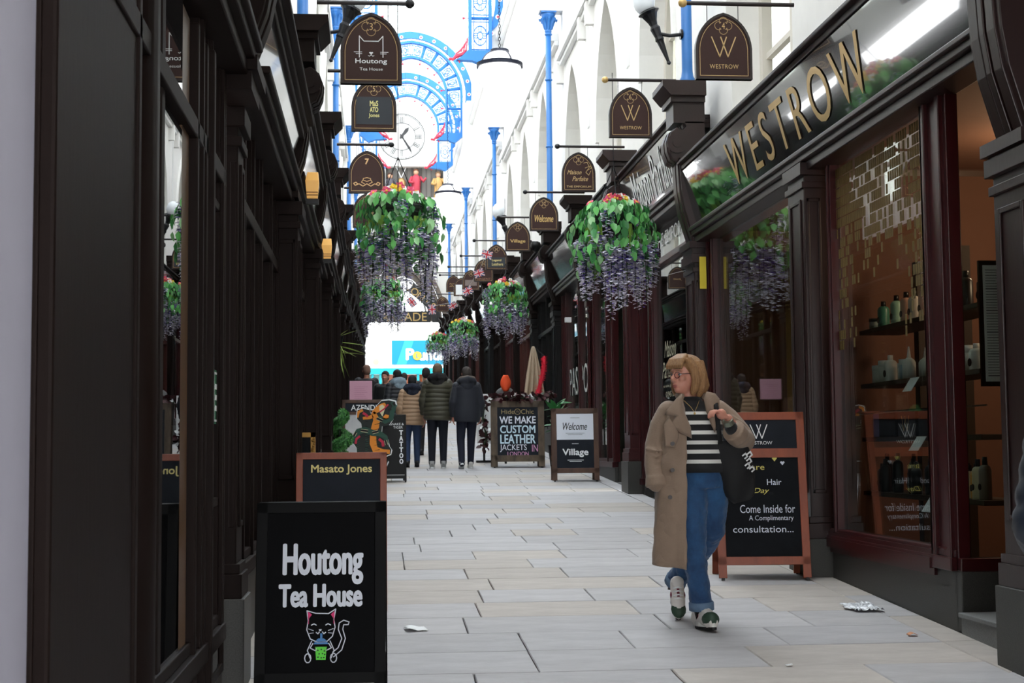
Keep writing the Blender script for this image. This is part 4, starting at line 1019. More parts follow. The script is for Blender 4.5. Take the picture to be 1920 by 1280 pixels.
def torch(x, y, z, side, label):
    x, y, z = FIX(x, y, z)
    t = thing('torch_lamp', label, 'lamp', (x, y, z), group='black iron torch lamps'); s = -side; t.scale = (.82,) * 3
    a = Vector((s * .36, 0, .93)).normalized()
    g = G(); g.lathe([(.008, -.42), (.03, -.4), (.02, -.37), (.05, -.08), (.062, -.06), (.05, -.02), (.07, .1), (.05, .14), (.065, .2), (.11, .3), (.15, .33), (.12, .36)], n=12, axis=a); g.obj('torch_body', IRON, t, smooth=False)
    g = G(); g.ell(a * .5, (.15, .15, .19), 14, 10); g.obj('glass_flame', mat('clear_bulb', (240, 245, 250), .15), t, smooth=True)
    g = G(); g.tube([a * .03, (side * .16, 0, .0), (side * .32, 0, .02)], .025, 7); g.lathe([(.07, 0), (.07, .03)], (side * .3, 0, .02), 12, (1, 0, 0)); g.obj('wall_arm', IRON, t)
torch(2.98, 15.5, 5.92, 1, 'black torch lamp fixed to the near right blue column')
torch(-.36, 15.5, 5.95, -1, 'black torch lamp behind sign number 3 on the left')
torch(2.5, 28.2, 5.75, 1, 'small black torch lamp on the second right column')
def lantern(x, y, z, label):
    x, y, z = FIX(x, y, z)
    t = thing('amber_lantern', label, 'lamp', (x, y, z), group='amber box lanterns')
    AM = mat('amber_glass', (236, 178, 92), .4, emit=.25)
    w0, w1, h = .04, .052, .21
    g = G(); g.add([(-w0, -.05, 0), (w0, -.05, 0), (w0, .05, 0), (-w0, .05, 0), (-w1, -.07, h * .65), (w1, -.07, h * .65), (w1, .07, h * .65), (-w1, .07, h * .65), (-w1 * .7, -.03, h), (w1 * .9, -.03, h), (w1 * .9, .05, h), (-w1 * .7, .05, h)],
                  [(0, 3, 2, 1), (0, 1, 5, 4), (1, 2, 6, 5), (2, 3, 7, 6), (3, 0, 4, 7), (4, 5, 9, 8), (5, 6, 10, 9), (6, 7, 11, 10), (7, 4, 8, 11), (8, 9, 10, 11)])
    g.obj('amber_body', AM, t, bev=.004)
    g = G()
    for i in range(6): zz = .02 + i * .022; g.box(-w0 - .006, w0 + .006, -.058, -.05, zz, zz + .008)
    g.obj('louvres', mat('amber_dark', (150, 96, 40), .5), t)
    g = G(); g.box(-.05, .05, -.03, .03, -.04, 0); g.tube([(0, 0, -.03), (-.14, 0, -.04)], .012, 6); g.obj('bracket', IRON, t)
lantern(-.5, 11.5, 3.51, 'amber louvred lantern under the second left bracket, nearer of two')
lantern(-.51, 15.2, 3.52, 'small amber louvred lantern further along the left wall')
# security camera
g = G(); g.lathe([(.09, .1), (.1, .02), (.06, -.06), (.01, -.09)], n=14); cc = g.obj('dome_camera', BLK, None, smooth=True); cc.location = (3.0, 27.4, 5.35); tag(cc, 'black dome security camera under the right-hand signs', 'camera')
g = G(); g.box(-.05, .05, -.05, .05, -.05, .03); cc = g.obj('floodlight', mat('white_plastic', (220, 220, 220), .4), None); cc.location = (3.1, 23.6, 3.65); tag(cc, 'small white floodlight on a right-hand bracket', 'lamp')

# ================================================================== FLOWER BASKETS
LEAF = [mat('leaf_green', (104, 184, 96), .4, per=.25), mat('leaf_dark', (62, 134, 72), .4, per=.2), mat('leaf_pale', (150, 200, 140), .4, per=.15)]
PURP = mat('wisteria_purple', (112, 88, 190), .6); PURPD = mat('wisteria_dark', (66, 48, 124), .6); PWH = mat('wisteria_white', (240, 236, 248), .6)
GRS = mat('trailing_green', (128, 168, 56), .6); STEM = mat('stem_dark', (34, 50, 26), .7)
def leaf_mesh(mt, L=.105, w=.062):
    g = G(); g.add([(0, 0, 0), (w * .5, L * .3, .008), (w * .42, L * .65, .004), (0, L, -.012), (-w * .42, L * .65, .004), (-w * .5, L * .3, .008), (0, L * .33, -.004), (0, L * .66, -.006)],
                  [(0, 1, 6), (0, 6, 5), (1, 2, 7, 6), (5, 6, 7, 4), (2, 3, 7), (4, 7, 3)]); return g.mesh('leaf', mt, True)
LM = [leaf_mesh(m_) for m_ in LEAF]
def strand_mesh(Ln, seed):
    r = random.Random(seed); g = G(); n = int(Ln / .021)
    g.cur = 3; g.tube([(0, 0, 0), (r.uniform(-.01, .01), r.uniform(-.01, .01), -Ln * .5), (0, 0, -Ln)], .004, 4)
    for i in range(n):
        z = -i * .021 - .01; f = i / n; s = .056 * (1 - f * .5) * (1 if f > .06 else .6)
        for k in range(3 if f < .5 else 2):
            a = r.uniform(0, 2 * pi); c, d = cos(a), sin(a)
            g.cur = (1 if r.random() < .3 else 0) if r.random() < (.62 - f * .3) else 2
            if k == 0 and r.random() < .92: g.cur = 2
            sw_ = s; s = s * (1.25 if g.cur == 2 else 1)
            px, py, pz = c * s * .3, d * s * .3, z
            g.add([(px, py, pz), (px + c * s * .7 - d * s * .4, py + d * s * .7 + c * s * .4, pz - s * .15), (px + c * s, py + d * s, pz - s * .45), (px + c * s * .7 + d * s * .4, py + d * s * .7 - c * s * .4, pz - s * .15)], [(0, 1, 2), (0, 2, 3)]); s = sw_
    return g.mesh('strand', [PURP, PURPD, PWH, STEM])
ST = [strand_mesh(.75, 1), strand_mesh(.6, 2), strand_mesh(.48, 3), strand_mesh(.66, 4)]
BC = [mat('pink_petal', (232, 88, 124), .5), mat('yellow_petal', (246, 208, 50), .5), mat('white_petal', (244, 240, 240), .5), mat('red_petal', (186, 40, 62), .5)]
def blossom_mesh(mt, seed):
    r = random.Random(seed); g = G()
    for k in range(5):
        a = k * 2 * pi / 5 + .2; c, d = cos(a), sin(a); s = .042
        g.add([(0, 0, .006), (c * s * .5 - d * s * .42, d * s * .5 + c * s * .42, .012), (c * s, d * s, .004), (c * s * .5 + d * s * .42, d * s * .5 - c * s * .42, .012)], [(0, 1, 2), (0, 2, 3)])
    g.cur = 1; g.ell((0, 0, .012), (.011, .011, .009), 6, 4); return g.mesh('blossom', [mt, mat('flower_eye', (250, 190, 60), .5)])
BMs = [blossom_mesh(m_, i) for i, m_ in enumerate(BC)]
def basket(x, y, z, sc_, label, seed, nleaf=230, indiv=True, chain=1.6):
    x, y, z = FIX(x, y, z)
    r = random.Random(seed); t = thing('flower_basket', label, 'hanging basket', (x, y, z), group='hanging baskets of artificial flowers')
    g = G()
    for i in range(5): rr_ = .26 * cos(i * pi / 10) ; zz = -.22 * sin(i * pi / 10); g.line([], .1) ; g.tube([(rr_ * cos(a), rr_ * sin(a), zz) for a in [j * pi / 8 for j in range(17)]], .006, 4)
    g.obj('wire_basket', IRON, t)
    g = G(); g.ell((0, 0, -.03), (.25, .25, .2), 12, 8); g.obj('moss_liner', mat('moss', (30, 40, 24), .9), t)
    def dome(rr_, u, v):   # point on drooping dome
        return Vector((rr_ * cos(u) * sin(v), rr_ * sin(u) * sin(v), .16 * cos(v) * 1.4 - .05 - .26 * max(0, v - 1.1)))
    def place(i):
        u = r.uniform(0, 2 * pi); v = r.uniform(.15, 2.0) if r.random() < .7 else r.uniform(1.2, 2.1)
        p = dome(.40 + r.uniform(-.06, .05), u, min(v, pi / 2 + .6)); p.z -= max(0, v - 1.4) * .18
        return p, u, v
    if indiv:
        for i in range(nleaf):
            p, u, v = place(i); p *= 1.06; inst(LM[r.choice([0, 0, 1, 2])], 'leaf', t, p, (-.9 - v * .35 + r.uniform(-.4, .4), r.uniform(-.4, .4), u - pi / 2 + r.uniform(-.7, .7)), (r.uniform(.85, 1.3),) * 3)
    g = G()
    for i in range(420 if indiv else 520):
        p, u, v = place(i); p *= .92 if indiv else 1.0; g.cur = r.choice([0, 1, 1, 2]) if not indiv else r.choice([1, 1, 0])
        q = Matrix.LocRotScale(p, Matrix.Rotation(u - pi / 2 + r.uniform(-.8, .8), 3, 'Z') @ Matrix.Rotation(-.9 - v * .35 + r.uniform(-.4, .4), 3, 'X'), None)
        g.add([q @ Vector(w_) for w_ in ((0, 0, 0), (.024, .04, .005), (0, .09, -.01), (-.024, .04, .005))], [(0, 1, 2), (0, 2, 3)])
    g.obj('inner_foliage', LEAF, t)['kind'] = 'stuff'
    g = G()
    for i in range(10):
        u = r.uniform(0, 2 * pi); c, s = cos(u), sin(u)
        for j in range(26):
            o = Vector((r.uniform(-.04, .04), r.uniform(-.04, .04), 0)); p0 = Vector((c * .27, s * .27, -.12)) + o; l_ = r.uniform(.25, .62)
            g.add([p0, p0 + Vector((.006, 0, 0)), p0 + Vector((o.x * .8 + r.uniform(-.02, .02), o.y * .8, -l_))], [(0, 1, 2)])
            zz = -r.uniform(0, l_); pp = p0 + Vector((o.x * .5, o.y * .5, zz)); g.add([pp, pp + Vector((r.uniform(-.04, .04), r.uniform(-.03, .03), -.05)), pp + Vector((.006, .004, -.02))], [(0, 1, 2)])
    g.obj('trailing_greenery', GRS, t)['kind'] = 'stuff'
    ns = 38
    for i in range(ns):
        u = i / ns * 2 * pi * 3.0 + r.uniform(-.2, .2); q = .27 + .14 * r.random()
        inst(ST[r.randrange(4)], 'wisteria_strand', t, (q * cos(u), q * sin(u), -.24 - .1 * (q > .36) + r.uniform(-.08, .05)), (0, 0, r.uniform(0, 6)), (1.2, 1.2, r.uniform(.6, 1.0)))
    for i in range(3):
        u = r.uniform(0, 2 * pi); inst(ST[2], 'wisteria_strand', t, (.4 * cos(u), .4 * sin(u), .02), (0, 0, u), (1.1, 1.1, .7))
    for i in range(34):
        u = r.uniform(0, 2 * pi); q = r.uniform(.02, .33); k = [0, 2, 1, 0, 2, 3, 0, 1, 2][i % 9]
        inst(BMs[k], 'blossom', t, (q * cos(u), q * sin(u), .2 - q * .38 + r.uniform(-.01, .035)), (R(48) * sin(u) * -1 + R(42), R(40) * cos(u), 0), (1.25,) * 3)
    g = G()
    for k in range(3):
        a = k * 2 * pi / 3 + .5; g.tube([(.25 * cos(a), .25 * sin(a), 0), (0, 0, .52)], .005, 4)
    g.tube([(0, 0, .5), (0, 0, .52 + chain)], .004, 4); g.obj('hanging_chain', IRON, t)
    t.scale = (sc_,) * 3
    return t
basket(2.68, 16.5, 4.17, 1.1, 'big flower basket on the right, above the woman, with pink and yellow blooms', 1, chain=1.0)
basket(.25, 16.5, 4.27, 1.1, 'big flower basket on the left below sign number 7', 2, chain=7)
basket(2.44, 27.6, 4.55, .96, 'smaller flower basket on the right, above the chalkboard about leather jackets', 3, 150, chain=1.3)
basket(.15, 28.5, 4.72, .96, 'smaller flower basket on the left below the big one', 4, 150, chain=7)
basket(2.37, 40.0, 4.92, .95, 'far flower basket over the walking men, right one of the far pair', 5, indiv=False, chain=1.4)
basket(2.2, 52.5, 5.55, .95, 'farthest flower basket, beside the turquoise store sign', 6, indiv=False, chain=7)
nb = basket(.24, 4.55, 4.25, 1.0, 'nearest flower basket, only a wisteria tip showing at the top edge', 12, 40, indiv=False, chain=3)

inst(ST[0], 'wisteria_strand', nb, (-.04, -.05, -.35), (0, 0, 1), (1.3, 1.3, 1.35))
# ================================================================== FLAGS
FR = mat('flag_red', (196, 40, 58), .7); FW = mat('flag_white', (232, 230, 232), .7); FB = mat('flag_blue', (52, 56, 108), .7)
def flag(px, D, py, s, rz, label):
    x = (px - 705) / 2750 * D; z = 1.55 + (842 - py) / 2750 * D; x, D, z = FIX(x, D, z)
    t = thing('union_flag', label, 'flag', (x, D, z), group='small red white and blue flags')
    t.rotation_euler = (0, rz, .2); w, h = s, s * .72
    g = G(); g.box(-w / 2, w / 2, -.003, .003, -h / 2, h / 2); g.obj('flag_cloth', FB, t)
    g = G()
    for sgn in (1, -1): g.line([(-w / 2 * .92, -sgn * h / 2 * .92), (w / 2 * .92, sgn * h / 2 * .92)], h * .17, -.005, .005)
    g.box(-w / 2, w / 2, -.006, .006, -h * .16, h * .16); g.box(-h * .16, h * .16, -.006, .006, -h / 2, h / 2); g.obj('white_crosses', FW, t)
    g = G()
    for sgn in (1, -1): g.line([(-w / 2 * .95, -sgn * h / 2 * .95), (w / 2 * .95, sgn * h / 2 * .95)], h * .06, -.0065, .0065)
    g.box(-w / 2, w / 2, -.008, .008, -h * .09, h * .09); g.box(-h * .09, h * .09, -.008, .008, -h / 2, h / 2); g.obj('red_crosses', FR, t)
for a in ((913, 30, 477, .22, .25, 'beside sign 14'), (898, 34, 512, .24, -.35, 'over the ARGENT sign'), (877, 38, 545, .26, -.5, 'under the grey panel sign'), (772, 44, 566, .3, .9, 'before the exit arch letters'), (810, 46, 580, .3, 1.5, 'at the right end of the exit letters'), (849, 44, 573, .26, -.6, 'left of the far flower basket'), (727, 30, 501, .22, 1.0, 'between the two left baskets')):
    flag(a[0], a[1], a[2], a[3], a[4], 'small hanging union flag, the one ' + a[5])
g = G(); pts = [((a - 705) / 2750 * d, d, 1.55 + (842 - b) / 2750 * d) for a, d, b in ((913, 30, 470), (898, 34, 505), (877, 38, 536), (849, 44, 565), (810, 46, 572), (772, 44, 557), (727, 30, 494))]
tag((lambda: (g.tube(pts, .004, 4), g.obj('bunting_cord', mat('cord_white', (220, 220, 220), .6)))[1])(), 'thin cord carrying the small flags across the arcade', 'cord')

# ================================================================== PAVEMENT BOARDS
def aboard(x, y, rz, w, h, fmt, pmt, label, lean=8.0, fw_=.05, panels=None, legh=.09, name='pavement_board', depth=.42):
    t = thing(name, label, 'board', (x, y, F(y)), rz)
    T = Matrix.Translation((0, -depth / 2, .0)) @ Matrix.Rotation(-R(lean), 4, 'X')
    T2 = Matrix.Translation((0, depth / 2, 0)) @ Matrix.Rotation(R(lean), 4, 'X')
    H = h / cos(R(lean)); fs = ((T, -1), (T2, 1))
    for (Q, sd) in fs:
        g = G(); g.M = Q; d0, d1 = (-.012, .012)
        for s in (-1, 1): g.box(min(s * w / 2, s * (w / 2 - fw_)), max(s * w / 2, s * (w / 2 - fw_)), d0, d1, .012, H)
        g.box(-w / 2, w / 2, d0, d1, H - fw_, H); g.box(-w / 2, w / 2, d0, d1, legh, legh + fw_)
        o = g.obj('frame' if sd < 0 else 'rear_frame', fmt, t, bev=.003)
        g = G(); g.M = Q
        for s in (-1, 1): g.box(s * (w / 2 - fw_ / 2) - .012, s * (w / 2 - fw_ / 2) + .012, -.012, .012, -.005, .014)
        g.obj('foot', BLK, o)
        g = G(); g.M = Q
        for (z0, z1, pm_) in (panels or [(legh + fw_, H - fw_, pmt)]):
            if sd > 0 and z0 > legh + fw_ + .01: continue
            g = G(); g.M = Q; g.box(-w / 2 + fw_ - .004, w / 2 - fw_ + .004, -.006, .004, z0, z1 if sd < 0 else H - fw_); g.obj('panel', pm_ if sd < 0 else pmt, t)
    g = G()
    for s in (-1, 1): g.tube([(s * (w / 2 - .01), -depth * .3, .3), (s * (w / 2 - .005), 0, .24), (s * (w / 2 - .01), depth * .3, .3)], .004, 5)
    g.obj('side_strap', IRON, t)
    return t, T, H
def put(T, t, name, mt, fn, y=-.008):
    g = G(); fn(g); g.M = None; vs = [T @ Vector((p[0], p[1], p[2])) for p in g.v]; g.v = [tuple(v) for v in vs]; return g.obj(name, mt, t)
CHK = mat('chalkboard', (16, 17, 20), .7, c2=(24, 26, 30), vs=5, spec=.1); CHKB = mat('chalkboard_blue', (34, 38, 46), .65, c2=(26, 30, 37), vs=4, spec=.15)
OAKF = mat('orange_wood_frame', (150, 68, 32), .42, c2=(122, 52, 24), vs=10, stretch=(1, 1, .2), bump=.1)
OAKD = mat('brown_wood_frame', (88, 56, 38), .5, c2=(62, 40, 28), vs=10, stretch=(1, 1, .2), bump=.1)
RUST = mat('weathered_wood', (100, 84, 66), .7, c2=(58, 46, 36), vs=9, stretch=(1, 1, .25), bump=.2)
YB = -.0085; YA = -.006
# 1 tea house
t, T, H = aboard(-.262, 7.15, R(-2), .61, .955, mat('black_frame', (8, 8, 9), .6, spec=.12), mat('board_black', (8, 8, 10), .7, var=.2, spec=.08), 'black chalkboard sign with white tea house lettering and a cat, nearest left', fw_=.052, depth=.36, legh=.12)
CHALKW = mat('chalk_white', (222, 226, 236), .6)
def f(g):
    text(g, 'Houtong', .01, .672, w=.37, h=.185, y=YB, bold=.03); text(g, 'Tea House', .0, .525, w=.385, h=.1, y=YB, bold=.05)
put(T, t, 'white_lettering', CHALKW, f)
# the lettering is painted in slab capitals: thicken stems
def cat(g):
    L = lambda pts, w=.0045, c=False: g.line([(x * .21, .325 + z * .21) for x, z in pts], w, YB, YA, closed=c)
    L([(-.3, .62), (-.27, .4), (-.3, .2), (-.22, .0), (-.05, -.08), (.15, -.06), (.27, .05), (.33, .25), (.3, .42), (.34, .65), (.18, .55), (-.1, .56), (-.3, .62)])
    for s, cx in ((-1, -.02), (1, .05)):
        L([(cx + s * .17, -.05), (cx + s * .26, -.25), (cx + s * .2, -.42)]); L([(cx + s * .25 + .05 * cos(a) * 1.4, -.42 + .1 * sin(a)) for a in [i * pi / 5 for i in range(10)]], c=True)
        L([(cx + s * .14, -.1), (cx + s * .2, -.2), (cx + s * .08, -.26), (cx + s * .06, -.2)])
        L([(cx + s * .07, .3), (cx + s * .12, .33), (cx + s * .18, .3)]); L([(cx + s * .13, .18), (cx + s * .24, .22)], .003); L([(cx + s * .13, .13), (cx + s * .22, .12)], .003)
        L([(cx, .15), (cx + s * .03, .11), (cx + s * .07, .14)])
    L([(.28, -.3), (.4, -.2), (.48, 0), (.4, .2), (.42, .34), (.52, .4), (.64, .36), (.62, .3), (.52, .3), (.5, .2), (.56, 0), (.48, -.25), (.3, -.4)])
    g.prism([(-.007, .369), (.007, .369), (.004, .361), (-.004, .361)], YB, YA)
put(T, t, 'cat_outline', CHALKW, cat)
def ears(g):
    for s in (-1, 1):
        cx = .004 + s * .056; g.prism([(cx - .012 * s, .437), (cx + .006 * s, .452), (cx + .006 * s, .412)], YB, YA); g.line([(cx + .003 * s, .42), (cx + .004 * s, .395)], .005, YB, YA)
put(T, t, 'pink_ears', mat('chalk_pink', (214, 40, 110), .6), ears)
put(T, t, 'blue_lid', mat('chalk_blue', (70, 130, 190), .6), lambda g: (g.prism([(-.03, .3), (.038, .3), (.03, .316), (.016, .327), (-.008, .327), (-.022, .316)], YB, YA), g.prism([(0, .327), (.01, .327), (.01, .35), (0, .35)], YB, YA)))
put(T, t, 'green_cup', mat('chalk_green', (94, 220, 60), .6), lambda g: g.prism([(-.023, .288), (.031, .288), (.026, .228), (-.018, .228)], YB, YA))
def pearls(g):
    for px_, pz_ in ((-.01, .272), (.006, .276), (.02, .269), (-.004, .256), (.012, .257), (.022, .253), (-.009, .241), (.006, .238), (.018, .239)): g.prism([(px_ + .0036 * cos(a), pz_ + .0036 * sin(a)) for a in [i * pi / 4 for i in range(8)]], YB - .0008, YB)
put(T, t, 'black_pearls', BLK, pearls)
# 2 wood framed
t, T, H = aboard(-.235, 9.95, 0, .6, 1.05, OAKF, CHKB, 'orange wood framed blackboard with pale gold name, behind the nearest board', fw_=.045)
put(T, t, 'gold_lettering', mat('pale_gold', (232, 216, 140), .5), lambda g: text(g, 'Masato Jones', 0, H - .115, w=.4, h=.066, y=YB, bold=.025))
# 3 gilt framed
t = thing('gilt_board', 'small black board in ornate gilt frame against the left wall', 'board', (-.66, 12.6, F(12.6)))
g = G()
for (a, b, c, d) in ((-.14, -.1, .5, 1.09), (.1, .14, .5, 1.09), (-.14, .14, 1.05, 1.09), (-.14, .14, .5, .54)): g.box(a, b, -.02, .02, c, d)
rr = random.Random(2)
for i in range(60):
    s = rr.choice((-1, 1)); g.ell((s * .12 + rr.uniform(-.015, .015), -.022, rr.uniform(.5, 1.09)), (.012, .012, .014), 6, 4)
g.obj('gilt_frame', mat('gilt', (150, 112, 52), .4, .6), t)
g = G(); g.box(-.1, .1, -.01, .01, .54, 1.05); g.obj('panel', CHK, t); g = G(); g.box(-.13, -.1, 0, .3, 0, .5); g.box(.1, .13, 0, .3, 0, .5); g.obj('leg', BLK, t)
g = G(); text(g, 'O', -.04, .93, h=.03, y=-.012); text(g, 'Sale', -.02, .8, h=.04, y=-.012); g.obj('lettering', CHALKW, t)
# 4 jeweller board
MARB = mat('marble_poster', (204, 204, 204), .4, c2=(176, 176, 178), vs=3)
t, T, H = aboard(-.215, 24.5, 0, .72, 1.19, OAKD, CHK, 'brown framed board reading AZENDI over marble poster, behind the tiger sign', fw_=.055, panels=[(.15, .95, MARB), (1.0, 1.14, CHKB)])
put(T, t, 'white_lettering', WHITEP, lambda g: text(g, 'AZENDI', -.0, 1.07, w=.42, h=.09, y=YB, bold=.015)); put(T, t, 'header_rail', OAKD, lambda g: g.box(-.33, .33, -.012, .012, .95, 1.0))
t = thing('poster_stand', 'black framed pink menu on a stand above the AZENDI board', 'board', (-.29, 27, F(27)))
g = G(); g.box(-.23, .23, -.015, .015, 1.1, 1.52); g.box(-.02, .02, -.02, .02, 0, 1.1); g.box(-.2, .2, -.15, .15, 0, .02); g.obj('stand', BLK, t)
g = G(); g.box(-.205, .205, -.02, -.014, 1.12, 1.5); g.obj('pink_sheet', mat('pink_sheet', (214, 160, 180), .6), t)
g = G(); [g.box(-.12, .12 - (i % 3) * .03, -.022, -.02, 1.18 + i * .035, 1.184 + i * .035) for i in range(7)]; g.obj('printed_lines', mat('pink_ink', (180, 120, 146), .6), t)
# 5 tiger board
t, T, H = aboard(.22, 22.1, R(2), .42, 1.0, BLK, BLK, 'black tattoo sign with painted tiger and snake cutout', fw_=.03, legh=.05)
def tt(g):
    text(g, 'SNAKE &', .075, .865, w=.2, h=.035, y=YB); text(g, 'TIGER', .09, .815, w=.14, h=.035, y=YB)
    for i, c in enumerate('TATTOO'): text(g, c, .135, .735 - i * .086, h=.068, w=.05, y=YB, bold=.06)
    g.box(-.19, .19, YB, YA, .1, .105)
put(T, t, 'white_lettering', WHITEP, tt)
def rib(g, pts, ws, y0, y1):
    P = [Vector(p) for p in pts]; A = []; B = []
    for i, p in enumerate(P):
        d = (P[min(i + 1, len(P) - 1)] - P[max(i - 1, 0)]).normalized(); n = Vector((-d.y, d.x)) * (ws[i] if isinstance(ws, list) else ws)
        A.append(tuple(p + n)); B.append(tuple(p - n))
    g.strip(A, B, y0, y1)
# tiger cutout: coordinates from a 0..1 frame, width .62 m
def C(p): return (-.5 + (p[0] - 185) / 620 * .66, .32 + (880 - p[1]) / 820 * .92)
def CL(L_): return [C(p) for p in L_]
cut = thing('tiger_cutout', 'painted tiger wrapped by a green snake, cutout fixed before the tattoo sign', 'sign', (.14, 21.7, F(21.7)))
head = [(240, 250), (250, 190), (330, 170), (420, 190), (440, 240), (500, 210), (530, 130), (590, 70), (700, 60), (790, 80), (805, 150), (760, 220), (750, 330), (700, 400), (600, 415), (590, 520), (680, 590), (700, 680), (735, 730), (720, 790), (640, 820), (690, 880), (660, 940), (240, 940), (235, 700), (190, 640), (185, 560), (230, 470), (310, 440), (300, 370), (240, 310)]
g = G(); g.prism(CL(head), -.012, .012); g.obj('white_edge', WHITEP, cut)
inn = []
cx_, cy_ = 450, 500
for i, (a, b) in enumerate(head): inn.append((a + (cx_ - a) * .045, b + (cy_ - b) * .035))
g = G(); g.prism(CL(inn), -.016, -.012); g.obj('dark_body', mat('tiger_black', (22, 30, 26), .6), cut)
ORG = mat('tiger_orange', (232, 140, 40), .6); SNG = mat('snake_green', (30, 72, 58), .6); CREAM = mat('tiger_cream', (226, 214, 170), .6)
g = G(); rib(g, CL([(470, 230), (520, 330), (500, 420), (470, 520), (470, 640), (500, 720), (600, 745), (700, 750)]), [.03, .05, .055, .045, .05, .05, .035, .03], -.019, -.016); rib(g, CL([(470, 240), (540, 190), (600, 150), (640, 120)]), [.03, .045, .04, .02], -.019, -.016)
rib(g, CL([(260, 300), (270, 230), (330, 200)]), [.01, .02, .02], -.019, -.016); rib(g, CL([(330, 310), (420, 300), (470, 280)]), [.02, .025, .03], -.019, -.016); g.prism(CL([(600, 300), (640, 260), (690, 270), (680, 320), (620, 330)]), -.024, -.021); g.obj('orange_fur', ORG, cut)
g = G()
for i in range(16):
    yy_ = 340 + i * 34; s = 1 if i % 2 else -1; g.prism(CL([(360 if s < 0 else 560, yy_), (440 if s < 0 else 480, yy_ + 20), (362 if s < 0 else 560, yy_ + 12)]), -.021, -.019)
g.obj('stripes', BLK, cut)
g = G()
for i in range(14): yy_ = 520 + i * 28; g.prism(CL([(250, yy_ + 26), (300, yy_), (250, yy_ + 14)]), -.02, -.016); g.prism(CL([(365, yy_ + 20), (425, yy_), (365, yy_ + 8)]), -.02, -.016)
g.obj('green_fur', SNG, cut)
g = G(); rib(g, CL([(215, 640), (215, 560), (270, 480), (360, 460), (460, 500), (560, 510), (640, 560), (670, 640)]), [.025, .04, .045, .045, .045, .04, .035, .02], -.024, -.019); rib(g, CL([(540, 300), (640, 350), (720, 320), (735, 220), (770, 150), (720, 100)]), [.03, .04, .035, .035, .035, .02], -.024, -.019); g.obj('snake_body', SNG, cut)
g = G()
for a, b, c, d in ((300, 465, 400, 480), (460, 500, 540, 480), (205, 540, 235, 490), (640, 600, 655, 660), (520, 310, 600, 345), (680, 205, 720, 190), (745, 110, 775, 145)): rib(g, CL([(a, b), ((a + c) / 2, (b + d) / 2), (c, d)]), .015, -.027, -.024)
g.obj('snake_spots', BLK, cut)
g = G()
for a, b, c, d in ((300, 465, 400, 480), (460, 500, 540, 480), (205, 540, 235, 490), (640, 600, 655, 660), (520, 310, 600, 345)): rib(g, CL([(a, b), ((a + c) / 2, (b + d) / 2), (c, d)]), .021, -.0255, -.0235)
g.prism(CL([(555, 150), (600, 130), (640, 170), (600, 290), (560, 230)]), -.021, -.018); g.obj('white_markings', CREAM, cut)
g = G(); rib(g, CL([(230, 640), (240, 580), (290, 540)]), .016, -.026, -.018); rib(g, CL([(550, 580), (600, 620), (610, 680)]), .02, -.026, -.018); rib(g, CL([(560, 230), (620, 190), (680, 130)]), .01, -.026, -.018); rib(g, CL([(330, 240), (370, 260), (400, 290)]), .018, -.026, -.018); g.obj('red_tongue', mat('tattoo_red', (196, 40, 70), .6), cut)
g = G(); g.box(-.28, -.1, .02, .06, 0, .5); g.box(-.25, -.2, .02, .3, 0, .03); g.box(-.15, -.1, .02, .3, 0, .03); g.obj('stand', BLK, cut)
# 6 leather board
t, T, H = aboard(2.42, 25.3, R(-3), .92, 1.14, RUST, CHKB, 'weathered chalkboard offering custom leather jackets, mid right', fw_=.11, legh=.1)
put(T, t, 'gold_lettering', mat('dim_gold', (150, 132, 90), .5), lambda g: (text(g, 'Hide   Chic', 0, .965, w=.56, h=.08, y=YB), g.line([(.0 + .05 * cos(a), .965 + .05 * sin(a)) for a in [i * pi / 6 for i in range(12)]], .01, YB, YA, closed=True), text(g, 'n', 0, .965, h=.035, y=YB)))
for nm, s_, z_, w_, h_, mt_ in (('chalk_lettering', 'WE MAKE', .82, .62, .12, CHALKW), ('chalk_lettering', 'CUSTOM', .66, .6, .13, mat('chalk_ice', (200, 224, 236), .6)), ('chalk_lettering', 'LEATHER', .49, .6, .15, mat('chalk_ice', (200, 224, 236), .6))):
    put(T, t, nm, mt_, lambda g: text(g, s_, 0, z_, w=w_, h=h_, y=YB, bold=.03))
put(T, t, 'chalk_lettering', CHALKW, lambda g: text(g, 'JACKETS', -.08, .33, w=.46, h=.13, y=YB)); put(T, t, 'chalk_lettering', mat('chalk_rose', (214, 150, 190), .6), lambda g: text(g, 'IN', .29, .33, w=.1, h=.12, y=YB)); put(T, t, 'chalk_lettering', mat('chalk_rose', (214, 150, 190), .6), lambda g: text(g, 'LONDON', .0, .235, w=.36, h=.07, y=YB))
# 7 welcome board
t, T, H = aboard(2.95, 21.85, R(-4), .7, 1.08, OAKD, CHK, 'brown framed board with Welcome in script above Village', fw_=.075, legh=.12, panels=[(.195, .62, CHKB), (.62, 1.01, mat('poster_white', (222, 226, 236), .5))])
put(T, t, 'black_script', BLK, lambda g: (text(g, 'Welcome', 0, .82, w=.36, h=.11, y=YB, shear=.3, bold=.01), g.box(-.07, .07, YB, YA, .945, .95), g.box(-.14, .14, YB, YA, .715, .719), g.box(-.11, .11, YB, YA, .695, .699)))
put(T, t, 'white_lettering', WHITEP, lambda g: (text(g, 'Village', 0, .42, w=.38, h=.12, y=YB, bold=.03), g.box(-.05, .05, YB, YA, .555, .562), g.box(-.12, .12, YB, YA, .31, .317), g.box(-.09, .09, YB, YA, .288, .295)))
